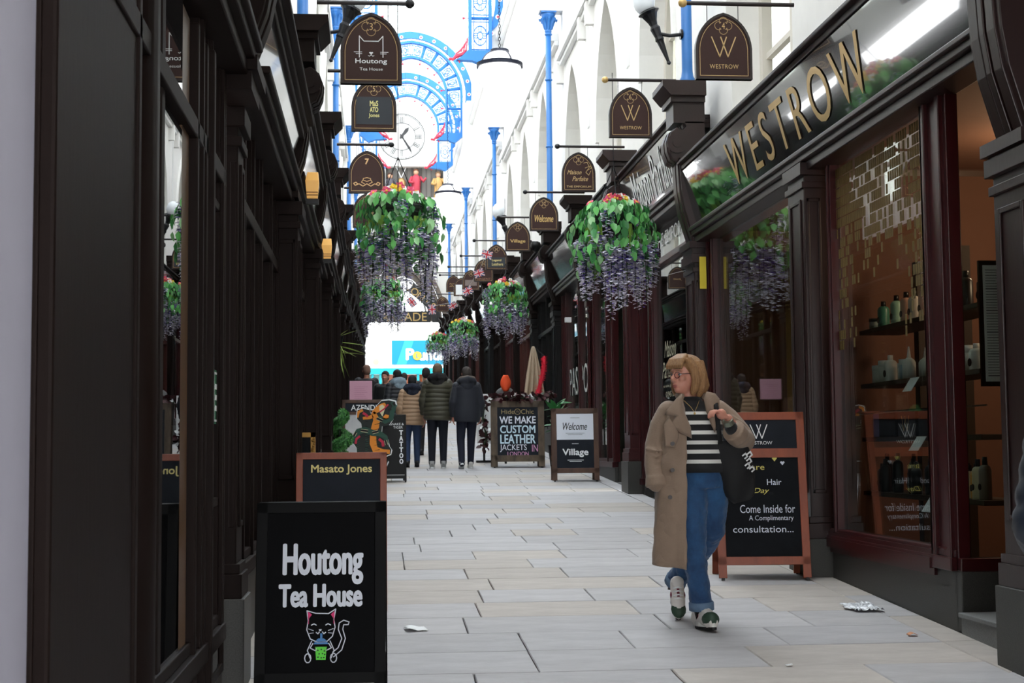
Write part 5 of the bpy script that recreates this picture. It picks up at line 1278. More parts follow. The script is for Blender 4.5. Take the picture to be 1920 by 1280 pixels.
# 8 salon board
t, T, H = aboard(2.95, 11.2, R(-6), .7, 1.27, OAKF, CHK, 'orange wood framed chalkboard behind the walking woman', fw_=.062, legh=.11, lean=9, panels=[(.172, .93, CHK), (1.0, 1.225, CHKB)])
put(T, t, 'header_rail', OAKF, lambda g: g.box(-.3, .3, -.014, .012, .93, 1.0))
def wh(g):
    for L_ in script_w(0, 1.135, .13): g.line(L_, .007, YB, YA)
    text(g, 'WESTROW', 0, 1.045, w=.2, h=.026, y=YB)
put(T, t, 'white_lettering', WHITEP, wh)
put(T, t, 'chalk_lettering', CHALKW, lambda g: (text(g, 'Come Inside for', .04, .535, w=.42, h=.062, y=YB), text(g, 'A Complimentary', .065, .46, w=.34, h=.05, y=YB), text(g, 'consultation...', .0, .38, w=.46, h=.05, y=YB), text(g, 'Hair', .1, .74, w=.11, h=.045, y=YB), text(g, 'Good', -.13, .74, w=.12, h=.045, y=YB)))
put(T, t, 'yellow_chalk', mat('chalk_yellow', (220, 206, 110), .6), lambda g: (text(g, 'Day', .0, .67, w=.12, h=.05, y=YB, shear=.3), text(g, 'are', -.02, .85, w=.1, h=.03, y=YB), g.prism([(.11, .9), (.13, .925), (.12, .937), (.11, .93), (.1, .937), (.09, .925)], YB, YA)))
put(T, t, 'white_heart', CHALKW, lambda g: g.prism([(.17, .87), (.188, .892), (.18, .902), (.17, .896), (.16, .902), (.152, .892)], YB, YA))
# white banner on the far side of the leather board with garland
DR = mat('dark_red_leaf', (62, 18, 24), .6, per=.3)
ld = leaf_mesh(DR, .1, .07); lw_ = leaf_mesh(WHITEP, .08, .06)
def garland(pts, n, label, seed):
    r = random.Random(seed); t = thing('garland', label, 'garland', pts[0]); P = [Vector(p) - Vector(pts[0]) for p in pts]
    g = G(); g.tube(P, .02, 5); g.obj('vine', STEM, t)
    for i in range(n):
        f_ = r.random() * (len(P) - 1); k = int(f_); p = P[k].lerp(P[k + 1], f_ - k) + Vector([r.uniform(-.05, .05) for _ in range(3)])
        inst(ld if r.random() < .86 else lw_, 'leaf', t, p, (r.uniform(-1.5, 1.5), r.uniform(-1.5, 1.5), r.uniform(0, 6)), (1.2,) * 3)
garland([(1.95, 25.5, 2.4), (2.3, 25.2, 2.46), (2.6, 25.25, 2.42), (3.1, 25.6, 2.5)], 130, 'dark red leaf garland along the top of the leather jackets chalkboard', 1)
garland([(1.95, 26.6, 2.5), (1.9, 26.4, 2.1), (1.97, 26.4, 1.75), (1.9, 26.4, 1.6)], 70, 'dark red and white leaf garland hanging on the white banner', 2)
t = thing('banner_stand', 'white banner stand left of the leather jackets chalkboard', 'sign', (1.95, 26.8, F(26.8))); g = G(); g.box(-.13, .13, -.02, .02, .35, 1.25); g.obj('banner_sheet', WHITEP, t); g = G(); g.box(-.15, .15, -.06, .06, 0, .04); g.box(-.02, .02, 0, .02, 0, .4); g.obj('stand_base', BLK, t)
# clothes rack: linen cloth, feather boa, orange scarf
def cloth(name, label, cat, pts_fn, nu, nv, mt, th=.006):
    g = G(); vs = [pts_fn(i / nu, j / nv) for j in range(nv + 1) for i in range(nu + 1)]
    g.add(vs, [(j * (nu + 1) + i, j * (nu + 1) + i + 1, (j + 1) * (nu + 1) + i + 1, (j + 1) * (nu + 1) + i) for j in range(nv) for i in range(nu)])
    o = g.obj(name, mt, None, smooth=True); md = o.modifiers.new('solid', 'SOLIDIFY'); md.thickness = th; tag(o, label, cat); return o
cloth('linen_drape', 'draped beige linen hanging from a hook right of the leather board', 'cloth', lambda u, v: (2.78 + (u - .45) * (.04 + .34 * v ** .7), 26.0 + .05 * sin(u * 22 + v * 3) * v, 3.38 - v * .95 + .12 * sin(u * pi) * v * v), 30, 24, mat('linen', (186, 166, 142), .8, bump=.3, bs=80))
g = G(); rr = random.Random(4)
P = [Vector((2.98, 26.0, 3.18)), Vector((2.96, 25.97, 2.95)), Vector((2.9, 25.97, 2.7)), Vector((2.84, 25.95, 2.5))]
for i in range(520):
    f_ = rr.random() * 2.99; k = int(f_); p = P[k].lerp(P[k + 1], f_ - k); d = Vector([rr.uniform(-1, 1) for _ in range(3)]).normalized() * rr.uniform(.05, .1); q = d.cross(Vector((0, 1, .3))).normalized() * .008
    g.add([p - q, p + q, p + d], [(0, 1, 2)])
g.tube(P, .035, 6); tag(g.obj('feather_boa', mat('boa_red', (226, 34, 62), .7)), 'bright red feather boa hanging beside the beige linen', 'scarf')
cloth('orange_scarf', 'orange knotted scarf on top of the leather jackets chalkboard', 'scarf', lambda u, v: (2.24 + (u - .5) * (.05 + .13 * sin(v * pi * .9 + .15)), 25.5 - .05 * cos((u - .5) * pi), 2.84 - v * .28), 12, 12, mat('orange_cloth', (236, 82, 36), .7))
g = G(); g.tube([(2.24, 25.6, 1.3), (2.24, 25.6, 2.55), (2.24, 25.6, 2.8)], [.02, .02, .02], 6); g.ell((2.24, 25.6, 2.52), (.17, .1, .12), 12, 8); tag(g.obj('mannequin_stand', mat('grey_cloth', (92, 92, 92), .8), smooth=True), 'grey clothed bust stand behind the leather jackets chalkboard', 'mannequin')
g = G(); g.tube([(2.78, 26.05, 1.3), (2.78, 26.05, 3.4), (3.0, 26.05, 3.2)], .012, 6); tag(g.obj('cloth_stand', IRON), 'thin metal stand holding the beige linen', 'stand')
# leafy plant by the boa
pt = thing('leafy_plant', 'dark green leafy plant at the right end of the chalkboard', 'plant', (3.12, 25.4, F(25.4)))
g = G(); g.lathe([(.12, 0), (.16, .35), (.17, .37)], n=14); g.obj('pot', BLK, pt, smooth=True); g = G(); g.tube([(0, 0, .3), (0, 0, 1.0)], .02, 6); g.obj('stem', STEM, pt)
bl_ = leaf_mesh(LEAF[1], .3, .09)
for i in range(30): r_ = rr; inst(bl_, 'leaf', pt, (0, 0, .6 + rr.random() * .5), (rr.uniform(-.2, .9), rr.uniform(-.4, .4), rr.uniform(0, 6.28)), (rr.uniform(.8, 1.2),) * 3)
# spiral topiary
tp = thing('topiary', 'green spiral topiary standing between the two left boards', 'plant', (-.5, 20.0, F(20)))
g = G(); g.lathe([(.13, 0), (.17, .3), (.18, .33)], n=16); g.obj('pot', BLK, tp, smooth=True)
g = G(); g.tube([(0, 0, .3), (0, 0, 1.08)], .015, 6); g.obj('stem', STEM, tp)
g = G(); rr = random.Random(11)
for i in range(3600):
    s_ = rr.random(); a = s_ * 4.3 * pi; cr = .13 * (1 - .55 * s_); c = Vector((cr * cos(a), cr * sin(a), .42 + s_ * .66)); d = Vector([rr.gauss(0, 1) for _ in range(3)]).normalized()
    p = c + d * (.088 * (1 - .45 * s_)); q = d.orthogonal().normalized() * .017; r2 = d.cross(q); g.cur = rr.randrange(2); g.add([p - q, p + q, p + d * .03 + r2 * 1.2], [(0, 1, 2)])
g.tube([Vector((.13 * (1 - .55 * s_) * cos(s_ * 4.3 * pi), .13 * (1 - .55 * s_) * sin(s_ * 4.3 * pi), .42 + s_ * .66)) for s_ in [i / 40 for i in range(41)]], [.08 * (1 - .45 * i / 40) for i in range(41)], 8)
g.obj('clipped_foliage', [mat('box_green', (74, 136, 62), .6), mat('box_green2', (46, 100, 46), .6)], tp)['kind'] = 'stuff'
# spider plant high on the left
sp = thing('spider_plant', 'pale striped spider plant spilling from the left wall', 'plant', (-.62, 23.6, 3.3))
g = G(); g.lathe([(.07, -.05), (.1, .08)], n=12); g.obj('pot', BLK, sp); lf = leaf_mesh(mat('spider_leaf', (168, 190, 100), .5), .45, .03)
for i in range(46): inst(lf, 'leaf', sp, (0, 0, .08 - rr.random() * .3), (rr.uniform(-1.5, .5), rr.uniform(-.3, .3), rr.uniform(0, 6.28)), (rr.uniform(.7, 1.2),) * 3)
# litter
cloth('paper_napkin', 'crumpled white napkin lying on the left paving', 'litter', lambda u, v: (.16 + u * .13 + v * .02, 9.2 - v * .14 + u * .02, F(9.2 - v * .14) + .008 + .02 * abs(sin(u * 4 + v)) * (1 - u)), 8, 6, WHITEP, .002)
PL = mat('clear_film', (225, 228, 232), .15, spec=1.0)
cloth('plastic_wrapper', 'crumpled clear plastic wrapper on the paving near the salon step', 'litter', lambda u, v: (3.1 + u * .2 + .02 * sin(v * 9), 9.75 - v * .3, F(9.75 - v * .3) + .012 + .035 * abs(noise.noise(Vector((u * 7, v * 7, 1))))), 22, 18, PL, .001)
cloth('fallen_leaf', 'small orange leaf lying on the paving at lower right', 'litter', lambda u, v: (3.14 + u * .055, 8.6 - v * .05, F(8.6 - v * .05) + .01 + .012 * sin(u * 3.1)), 6, 5, mat('leaf_orange', (206, 140, 96), .6), .002)
cloth('paper_scrap', 'tiny white paper scrap at the lower right edge', 'litter', lambda u, v: (2.17 + u * .035, 7.78 - v * .03, F(7.78) + .008 + .006 * u), 3, 3, WHITEP, .002)
# ================================================================== PEOPLE
def blob(g, name, mt, parent, voxel, smooth_it=4, mats_fn=None):
    me = g.mesh('tmp', mt); o = bpy.data.objects.new('tmp', me); COL.objects.link(o)
    m_ = o.modifiers.new('r', 'REMESH'); m_.mode = 'VOXEL'; m_.voxel_size = voxel
    if smooth_it: s_ = o.modifiers.new('s', 'SMOOTH'); s_.iterations = smooth_it; s_.factor = .5
    dg = bpy.context.evaluated_depsgraph_get(); dg.update()
    me2 = bpy.data.meshes.new_from_object(o.evaluated_get(dg)); bpy.data.objects.remove(o); bpy.data.meshes.remove(me)
    me2.name = name; me2.polygons.foreach_set('use_smooth', [True] * len(me2.polygons))
    if not me2.materials: me2.materials.append(mt if not isinstance(mt, (list, tuple)) else mt[0])
    o = bpy.data.objects.new(name, me2); COL.objects.link(o); o.parent = parent; return o
def limb(g, pts, rs, n=12, flat=None):
    # capsule chain with rounded ends
    g.tube(pts, rs, n, flat=flat)
    for p, r in zip(pts, rs): g.ell(p, (r * .99,) * 3, n, 8)
    return g
SKIN = mat('skin', (205, 144, 124), .5, var=.05); SKIN.node_tree.nodes['Principled BSDF'].inputs['Subsurface Weight'].default_value = .1
LIP = mat('lip', (170, 90, 88), .5)
def head_prims(g, c, rz, s=1.0, tilt=0):
    M = Matrix.Translation(c) @ Matrix.Rotation(rz, 4, 'Z') @ Matrix.Rotation(tilt, 4, 'X') @ Matrix.Scale(s, 4); old = g.M; g.M = (old @ M) if old is not None else M
    g.ell((0, .012, .025), (.074, .093, .095), 18, 12); g.ell((0, -.02, -.045), (.056, .066, .066), 14, 10); g.ell((0, -.055, -.085), (.028, .026, .022), 10, 8)
    g.ell((0, -.075, .028), (.05, .016, .014), 10, 6)
    g.tube([(0, -.08, .022), (0, -.096, -.004), (0, -.108, -.024), (0, -.085, -.033)], [.008, .010, .0135, .011], 8)
    for q in (-1, 1): g.ell((q * .011, -.092, -.028), (.009, .01, .008), 8, 6); g.ell((q * .036, -.062, -.018), (.024, .022, .022), 8, 6); g.ell((q * .074, .015, -.002), (.010, .022, .032), 8, 8)
    g.ell((0, -.083, -.056), (.022, .010, .007), 10, 6); g.ell((0, -.081, -.066), (.019, .010, .007), 10, 6)
    g.M = old
def head_details(parent, c, rz, s=1.0, glasses=False, brow=(150, 112, 80)):
    M = Matrix.Translation(c) @ Matrix.Rotation(rz, 4, 'Z') @ Matrix.Scale(s, 4)
    g = G(); g.M = M; g.ell((0, -.0875, -.0555), (.021, .0085, .0045), 10, 6); g.ell((0, -.086, -.0645), (.018, .0085, .005), 10, 6); g.obj('lips', LIP, parent, smooth=True)
    for q in (-1, 1):
        g = G(); g.M = M; g.ell((q * .03, -.073, .008), (.0125, .011, .008), 10, 8); e = g.obj('eye', mat('eye_white', (232, 230, 226), .2), parent, smooth=True)
        g = G(); g.M = M; g.ell((q * .03, -.0815, .008), (.0055, .004, .0058), 8, 6); g.obj('iris', mat('iris', (66, 80, 90), .2), e, smooth=True)
        g = G(); g.M = M; g.tube([(q * .046, -.076, .027), (q * .032, -.087, .032), (q * .014, -.09, .028)], [.002, .0032, .003], 6); g.obj('eyebrow', mat('brow', brow, .8), parent)
    if glasses:
        g = G(); g.M = M
        for q in (-1, 1):
            g.tube([(q * .033 + .023 * cos(a), -.098, .004 + .018 * sin(a)) for a in [i * pi / 8 for i in range(17)]], .0022, 5); g.tube([(q * .056, -.097, .01), (q * .078, -.04, .012), (q * .078, .02, .004)], .002, 5)
        g.tube([(-.01, -.099, .008), (.01, -.099, .008)], .002, 5); g.obj('glasses', mat('glasses_frame', (60, 34, 36), .3), parent)
def hand(g, wrist, palmdir, fdir, side, curl=.6, s=1.0):
    # palm + four fingers and thumb; palmdir = direction the palm faces, fdir = along the fingers, side = +1/-1 thumb side
    f = Vector(fdir).normalized(); pdn = Vector(palmdir).normalized(); lat = f.cross(pdn).normalized() * side; w_ = Vector(wrist)
    for k, o in enumerate((-.028, -.009, .010, .029)):
        base_ = w_ + f * .085 * s + lat * o * s; L_ = [.062, .078, .072, .058][3 - k] * s
        g.tube([w_ + lat * o * .6 * s, base_], [.014 * s, .0125 * s], 8)
        p = base_; d = f.copy(); pts = [p]; rs_ = [.0105 * s]
        for j in range(3):
            ang_ = curl * (.7 + .5 * j); d = (f * cos(ang_) + pdn * sin(ang_)) if j == 0 else (d * cos(curl * .9) + (pdn - f * .5 * j).normalized() * sin(curl * .9)); d.normalize(); p = p + d * L_ * (.45, .32, .26)[j]; pts.append(p); rs_.append((.0095, .0088, .0075)[j] * s)
        limb(g, pts, rs_, 8)
    t0 = w_ + f * .02 * s + lat * .03 * s; t1 = t0 + (lat * .7 + f * .7 + pdn * .3).normalized() * .04 * s; t2 = t1 + (f * .9 + pdn * .5 * curl).normalized() * .035 * s
    limb(g, [t0, t1, t2], [.014 * s, .0115 * s, .009 * s], 8)
    g.ell(w_ + f * .045 * s, (.035 * s,) * 3, 10, 8)
# ---------------- the walking woman
WX, WY = 1.968, 9.0
wm = thing('person', 'woman in an open beige trench coat, striped jumper and jeans walking towards us', 'person', (WX, WY, F(WY)))
HC = Vector((-.052, .0, 1.553)); HR = -R(58)
g = G()
head_prims(g, HC, HR, 1.04, -.05)
g.tube([(-.035, .02, 1.49), (-.03, .015, 1.42), (-.015, .02, 1.35)], [.052, .052, .07], 14)
g.tube([(-.01, .02, 1.40), (0, .02, 1.34), (.0, .02, 1.2), (.02, .02, 1.02), (.05, .02, .93)], [.07, .14, .13, .13, .15], 16, flat=(1, .7))
limb(g, [(-.16, .02, 1.34), (-.235, .03, 1.12), (-.235, -.04, .96)], [.05, .042, .032])
limb(g, [(.17, .02, 1.33), (.30, -.02, 1.15), (.17, -.19, 1.285)], [.05, .042, .027])
hand(g, (-.235, -.04, .95), (1, .2, 0), (.45, .1, -1), -1, .4, .85)
hand(g, (.155, -.205, 1.29), (-.55, -.1, -.8), (-.75, -.25, .45), -1, 1.05, .95)
limb(g, [(0, .02, .92), (-.036, -.055, .53), (.018, -.03, .12)], [.075, .045, .036]); limb(g, [(.105, .03, .92), (.103, .045, .6), (.01, .32, .36), (-.045, .47, .25)], [.075, .05, .042, .036])
g.tube([(.018, -.02, .1), (.03, -.12, .05)], [.035, .03], 8); g.tube([(-.045, .47, .24), (-.045, .42, .1)], [.035, .03], 8)
blob(g, 'body', SKIN, wm, .0065, 2)
head_details(wm, HC, HR, 1.04, True)
# hair bob
HAIR = mat('blonde_hair', (190, 146, 98), .45, c2=(120, 78, 46), vs=26, stretch=(9, 9, .5), bump=.6, bs=60)
g = G(); g.M = Matrix.Translation(HC) @ Matrix.Rotation(HR, 4, 'Z') @ Matrix.Scale(1.04, 4)
g.ell((0, .028, .045), (.087, .096, .088), 18, 12); g.ell((0, .055, -.02), (.085, .07, .09), 16, 10)
for q in (-1, 1):
    g.tube([(q * .05, -.03, .1), (q * .084, -.012, .04), (q * .09, .0, -.03), (q * .08, -.006, -.09), (q * .066, -.012, -.115)], [.03, .027, .027, .024, .012], 10)
    g.tube([(q * .055, .05, .08), (q * .09, .05, 0), (q * .085, .045, -.08), (q * .07, .04, -.125)], [.04, .034, .03, .014], 10)
g.tube([(0, .1, .03), (0, .115, -.04), (0, .105, -.1), (0, .095, -.13)], [.05, .045, .04, .018], 10)
g.tube([(.03, .09, .03), (.05, .1, -.06), (.045, .09, -.13)], [.04, .04, .016], 10); g.tube([(-.03, .09, .03), (-.05, .1, -.06), (-.045, .09, -.13)], [.04, .04, .016], 10)
for i in range(7): a = -.6 + i * .2; g.tube([(a * .05, -.02, .125), (a * .085, -.07, .095), (a * .1, -.088, .058), (a * .105, -.09, .040)], [.016, .016, .013, .006], 8)
hb = blob(g, 'hair', HAIR, wm, .0055, 2)
# jumper with white stripes
JB = mat('knit_black', (18, 18, 22), .9, sheen=.3); JW = mat('knit_white', (226, 224, 218), .9)
def ring(cx, cy, z, rx, ry, n=40): return [(cx + rx * cos(2 * pi * i / n), cy + ry * sin(2 * pi * i / n), z) for i in range(n)]
g = G(); n = 40
prof = [(1.425, -.028, .062, .06), (1.40, -.02, .075, .07), (1.375, -.01, .12, .09), (1.33, 0, .165, .115), (1.25, .01, .172, .135), (1.15, .02, .160, .137), (1.05, .035, .158, .135), (.985, .045, .165, .14), (.955, .05, .158, .135)]
zs = [1.425 - i * .0047 for i in range(101)]
def interp(z):
    for a, b in zip(prof, prof[1:]):
        if b[0] <= z <= a[0]: t = (a[0] - z) / (a[0] - b[0]); return [a[k] + (b[k] - a[k]) * t for k in (1, 2, 3)]
    return list(prof[-1][1:])
rows = []
for z in zs:
    cx, rx, ry = interp(z); rows.append([(cx + rx * cos(2 * pi * i / n), .01 + ry * sin(2 * pi * i / n) * (1 + .02 * sin(z * 60)), z) for i in range(n)])
stripes = [1.322, 1.262, 1.203, 1.142, 1.083, 1.023]
for j in range(len(zs) - 1):
    zc = (zs[j] + zs[j + 1]) / 2; g.cur = 1 if any(abs(zc - s_ + .0) < .0112 for s_ in stripes) else 0
    if j == 0: g.v = [p for r_ in rows for p in r_]
    for i in range(n): g.f.append((j * n + i, j * n + (i + 1) % n, (j + 1) * n + (i + 1) % n, (j + 1) * n + i)); g.mi.append(g.cur)
jm = g.obj('striped_jumper', [JB, JW], wm, smooth=True)
g = G(); g.tube([(-.075, -.055, 1.40), (-.05, -.125, 1.36), (-.03, -.145, 1.325), (-.01, -.13, 1.36), (.02, -.06, 1.40)], .0018, 5); g.ell((-.03, -.15, 1.318), (.007, .004, .008), 8, 6); g.obj('gold_necklace', GOLD, wm)
# jeans
JE = mat('denim', (42, 88, 132), .85, c2=(24, 54, 92), vs=7, bump=.5, bs=26, sheen=.2); JC = mat('denim_cuff', (96, 120, 146), .9, bump=.3, bs=60)
g = G()
g.tube([(.048, .02, 1.0), (.048, .02, .93), (.048, .02, .86)], [.142, .158, .158], 18, flat=(1, .85))
for pts, rs_ in (([(-.015, .015, .9), (-.03, -.02, .78), (-.038, -.075, .58), (-.03, -.06, .45), (-.002, -.035, .3), (.016, -.02, .16)], [.1, .1, .082, .075, .068, .07]),
                 ([(.11, .02, .9), (.115, .03, .78), (.105, .04, .6), (.075, .13, .5), (.01, .32, .36), (-.04, .45, .26)], [.098, .096, .085, .078, .07, .066])): limb(g, pts, rs_, 14)
for a in range(6): g.tube([(-.11 + .01 * a, -.07 - .02 * sin(a), .56 + a * .012), (-.02, -.15, .55 + a * .016), (.04, -.1, .57 + a * .01)], .006, 6)
jo = blob(g, 'jeans', JE, wm, .008, 3)
tex = bpy.data.textures.new('folds', 'CLOUDS'); tex.noise_scale = .055; md = jo.modifiers.new('folds', 'DISPLACE'); md.texture = tex; md.strength = .018; md.mid_level = .5
g = G(); A = Vector((.017, -.022, .165)); B = Vector((.02, -.018, .115)); g.tube([A, A.lerp(B, .15), B, B + Vector((0, 0, .004))], [.073, .078, .078, .06], 18); g.tube([(-.036, .44, .27), (-.045, .47, .235)], [.07, .072], 16); g.obj('jeans_cuff', JC, wm, smooth=True)
# trainers
SHW = mat('trainer_white', (222, 216, 210), .5); SHG = mat('trainer_green', (42, 66, 50), .6); SHR = mat('trainer_burgundy', (110, 30, 52), .6); SHS = mat('trainer_sole_black', (16, 16, 18), .6); SHP = mat('trainer_pink', (206, 120, 120), .6)
def trainer(M):
    for nm, mt_, fn in (('trainer', SHW, lambda g: (g.tube([(0, .09, .045), (0, .02, .055), (0, -.06, .05), (0, -.13, .038), (0, -.165, .03)], [.042, .045, .047, .042, .024], 14), g.tube([(0, .08, .05), (0, .05, .1), (0, .04, .125)], [.04, .042, .04], 12))),):
        g = G(); fn(g); g.M = None; g.v = [tuple(M @ Vector(p)) for p in g.v]; s_ = blob(g, nm, mt_, wm, .005, 3)
    def p(nm, mt_, fn, sm=True): g = G(); g.M = M; fn(g); g.obj(nm, mt_, s_, smooth=sm)
    def sole(g, z0, z1, e=0): g.prism([(.045 * cos(a) * (1 if sin(a) < .2 else .86) + 0, -.04 + (.128 + e) * -sin(a)) for a in [i * pi / 10 for i in range(20)]], z0, z1, 'z')
    p('midsole', mat('midsole_white', (230, 228, 222), .5), lambda g: sole(g, .012, .034), False); p('outsole', SHS, lambda g: sole(g, 0, .013, .003), False)
    p('toe_cap', SHG, lambda g: g.ell((0, -.112, .047), (.0485, .062, .036), 14, 8)); p('side_patch', SHR, lambda g: (g.ell((.036, -.02, .06), (.014, .03, .016), 8, 6), g.ell((-.036, -.02, .06), (.014, .03, .016), 8, 6), g.box(-.008, .008, -.05, .03, .098, .104)))
    p('pink_flash', SHP, lambda g: g.ell((0, -.075, .07), (.026, .012, .014), 8, 6))
    p('laces', WHITEP, lambda g: [g.tube([(-.03, -.06 + i * .022, .082 + i * .008), (0, -.062 + i * .022, .1 + i * .008), (.03, -.06 + i * .022, .082 + i * .008)], .005, 6) for i in range(4)])
trainer(Matrix.Translation((.028, -.03, .0)) @ Matrix.Rotation(R(8), 4, 'Z') @ Matrix.Rotation(R(-4), 4, 'X') @ Matrix.Diagonal((1.08, 1.1, 1.3, 1)))
trainer(Matrix.Translation((-.048, .40, .155)) @ Matrix.Rotation(R(-6), 4, 'Z') @ Matrix.Rotation(R(58), 4, 'X'))
g = G(); g.tube([(.018, -.02, .15), (.022, -.03, .1), (.026, -.05, .07)], [.05, .05, .05], 12); g.tube([(-.04, .455, .27), (-.047, .45, .19)], [.05, .05], 12); g.obj('socks', BLK, wm, smooth=True)
# trench coat
TC = mat('trench_beige', (143, 121, 103), .8, var=.05, vs=12, bump=.15, bs=90, sheen=.15)
def L1(t, K):
    for (a, va), (b, vb) in zip(K, K[1:]):
        if a <= t <= b: return va + (vb - va) * (t - a) / (b - a)
    return K[-1][1]
NU, NV = 64, 60; vs = []
for j in range(NV + 1):
    v = j / NV; z = 1.405 - v * .985
    cx = L1(v, [(0, -.01), (.1, .0), (.5, -.02), (1, -.045)]); rx = L1(v, [(0, .085), (.04, .15), (.09, .195), (.2, .215), (.45, .225), (1, .225)]); ry = L1(v, [(0, .09), (.05, .12), (.15, .155), (.5, .18), (1, .21)])
    xl = L1(v, [(0, -.075), (.08, -.085), (.25, -.08), (.45, -.085), (1, -.105)]); xr = L1(v, [(0, .04), (.12, .045), (.25, .06), (.5, .10), (.7, .15), (1, .17)])
    cl = max(-1, min(1, (xl - cx) / rx)); a0 = -math.acos(cl); cr = max(-1, min(1, (xr - cx) / rx)); a1 = math.acos(cr)  # angles measured so that front is -90 deg
    a_start = a0; a_end = -2 * pi - (-a1) if False else -(2 * pi - a1)
    if v > .5: a_end = a_end + (v - .5) * 1.7
    for i in range(NU + 1):
        u = i / NU; a = a_start + (a_end - a_start) * u
        fold = 1 + (.05 + .08 * v) * sin(a * 5 + 1.3 + v * 1.5) * max(0, v - .15) + .012 * sin(a * 13 + v * 9)
        x = cx + rx * cos(a) * fold; y = .015 + ry * sin(a) * fold
        zz = z + (.02 * sin(a) if j == NV else 0) - .035 * v * (1 if x < -.1 else 0) * 0
        # shoulder slope
        if v < .12: zz += 0
        vs.append((x, y, zz - .03 * (1 - u) * v))
g = G(); g.add(vs, [(j * (NU + 1) + i, j * (NU + 1) + i + 1, (j + 1) * (NU + 1) + i + 1, (j + 1) * (NU + 1) + i) for j in range(NV) for i in range(NU)])
co = g.obj('trench_coat', TC, wm, smooth=True); md = co.modifiers.new('s', 'SOLIDIFY'); md.thickness = .007; md.offset = 1
tx2 = bpy.data.textures.new('cf', 'CLOUDS'); tx2.noise_scale = .12; md = co.modifiers.new('d', 'DISPLACE'); md.texture = tx2; md.strength = .03
g = G(); limb(g, [(-.155, .02, 1.33), (-.20, .03, 1.24), (-.235, .035, 1.12), (-.25, -.0, 1.0), (-.25, -.04, .90)], [.075, .078, .074, .07, .064], 16)
for i in range(4): g.tube([(-.31, 0, 1.0 + i * .035), (-.25, -.075, .985 + i * .035), (-.19, -.03, 1.0 + i * .03)], .009, 6)
g.tube([(-.25, -.035, .93), (-.25, -.045, .87)], [.07, .074], 16)
blob(g, 'coat_sleeve', TC, wm, .008, 3)
g = G(); limb(g, [(.15, .02, 1.335), (.21, .02, 1.28), (.275, .0, 1.2), (.30, -.03, 1.15), (.26, -.1, 1.17), (.225, -.14, 1.2)], [.074, .08, .078, .075, .07, .064], 16)
g.tube([(.25, -.115, 1.175), (.205, -.16, 1.215)], [.074, .074], 16)
for i in range(3): g.tube([(.22, -.06, 1.3 - i * .03), (.3, -.06, 1.25 - i * .03), (.345, 0, 1.22 - i * .03)], .012, 6)
blob(g, 'coat_sleeve', TC, wm, .008, 3)
def PX(px_, py_, y): return ((px_ - 1305) * .00327, y, (1182 - py_) * .00327)
def panel(name, pts, ys, th=.008, n=5, bulge=.02):
    c = Vector((sum(p[0] for p in pts) / len(pts), sum(p[1] for p in pts) / len(pts))); P = [Vector(PX(a, b, ys)) for a, b in pts]; C = Vector(PX(c.x, c.y, ys - bulge))
    g = G(); m_ = len(P); rings_ = []
    vsx = [C]; 
    for k in range(1, n + 1):
        f_ = k / n
        for p in P: q = C.lerp(p, f_); q.y = ys - bulge * (1 - f_ * f_); vsx.append(q)
    fs = [(0, 1 + i, 1 + (i + 1) % m_) for i in range(m_)] + [(1 + (k - 1) * m_ + i, 1 + (k - 1) * m_ + (i + 1) % m_, 1 + k * m_ + (i + 1) % m_, 1 + k * m_ + i) for k in range(1, n) for i in range(m_)]
    g.add(vsx, [tuple(reversed(f)) for f in fs]); o = g.obj(name, TC, wm, smooth=True); md = o.modifiers.new('s', 'SOLIDIFY'); md.thickness = th; md.offset = 0; return o
panel('lapel', [(1272, 742), (1262, 750), (1243, 772), (1238, 781), (1262, 776), (1249, 800), (1268, 815), (1289, 826), (1287, 805), (1276, 778), (1271, 758)], -.155)
panel('lapel', [(1319, 738), (1335, 742), (1343, 752), (1341, 790), (1333, 815), (1327, 800), (1318, 775), (1314, 752)], -.15)
panel('storm_flap', [(1247, 785), (1262, 812), (1264, 824), (1256, 842), (1238, 840), (1236, 800)], -.16, bulge=.012)
g = G(); g.tube([(-.085, -.04, 1.425), (-.09, .04, 1.435), (-.04, .095, 1.44), (.03, .09, 1.44), (.065, .03, 1.435), (.06, -.06, 1.42)], [.022, .026, .026, .026, .026, .02], 8); blob(g, 'collar', TC, wm, .007, 3)
BT = mat('button_brown', (44, 30, 26), .35)
for (a, b) in ((1251, 835), (1250, 884), (1244, 934)):
    g = G(); p = PX(a, b, 0); g.lathe([(.013, -.005), (.013, .005)], (p[0], -.178 if b < 900 else -.188, p[2]), 12, (0, 1, 0)); g.obj('button', BT, wm)
g = G(); g.tube([(.176, -.185, 1.25), (.162, -.2, 1.275)], [.033, .032], 14); g.obj('watch', mat('watch_silver', (150, 156, 140), .3, .7), wm)
g = G(); g.tube([(.215, -.15, 1.2), (.18, -.18, 1.24)], [.044, .038], 14); g.obj('jumper_cuff', JB, wm, smooth=True)
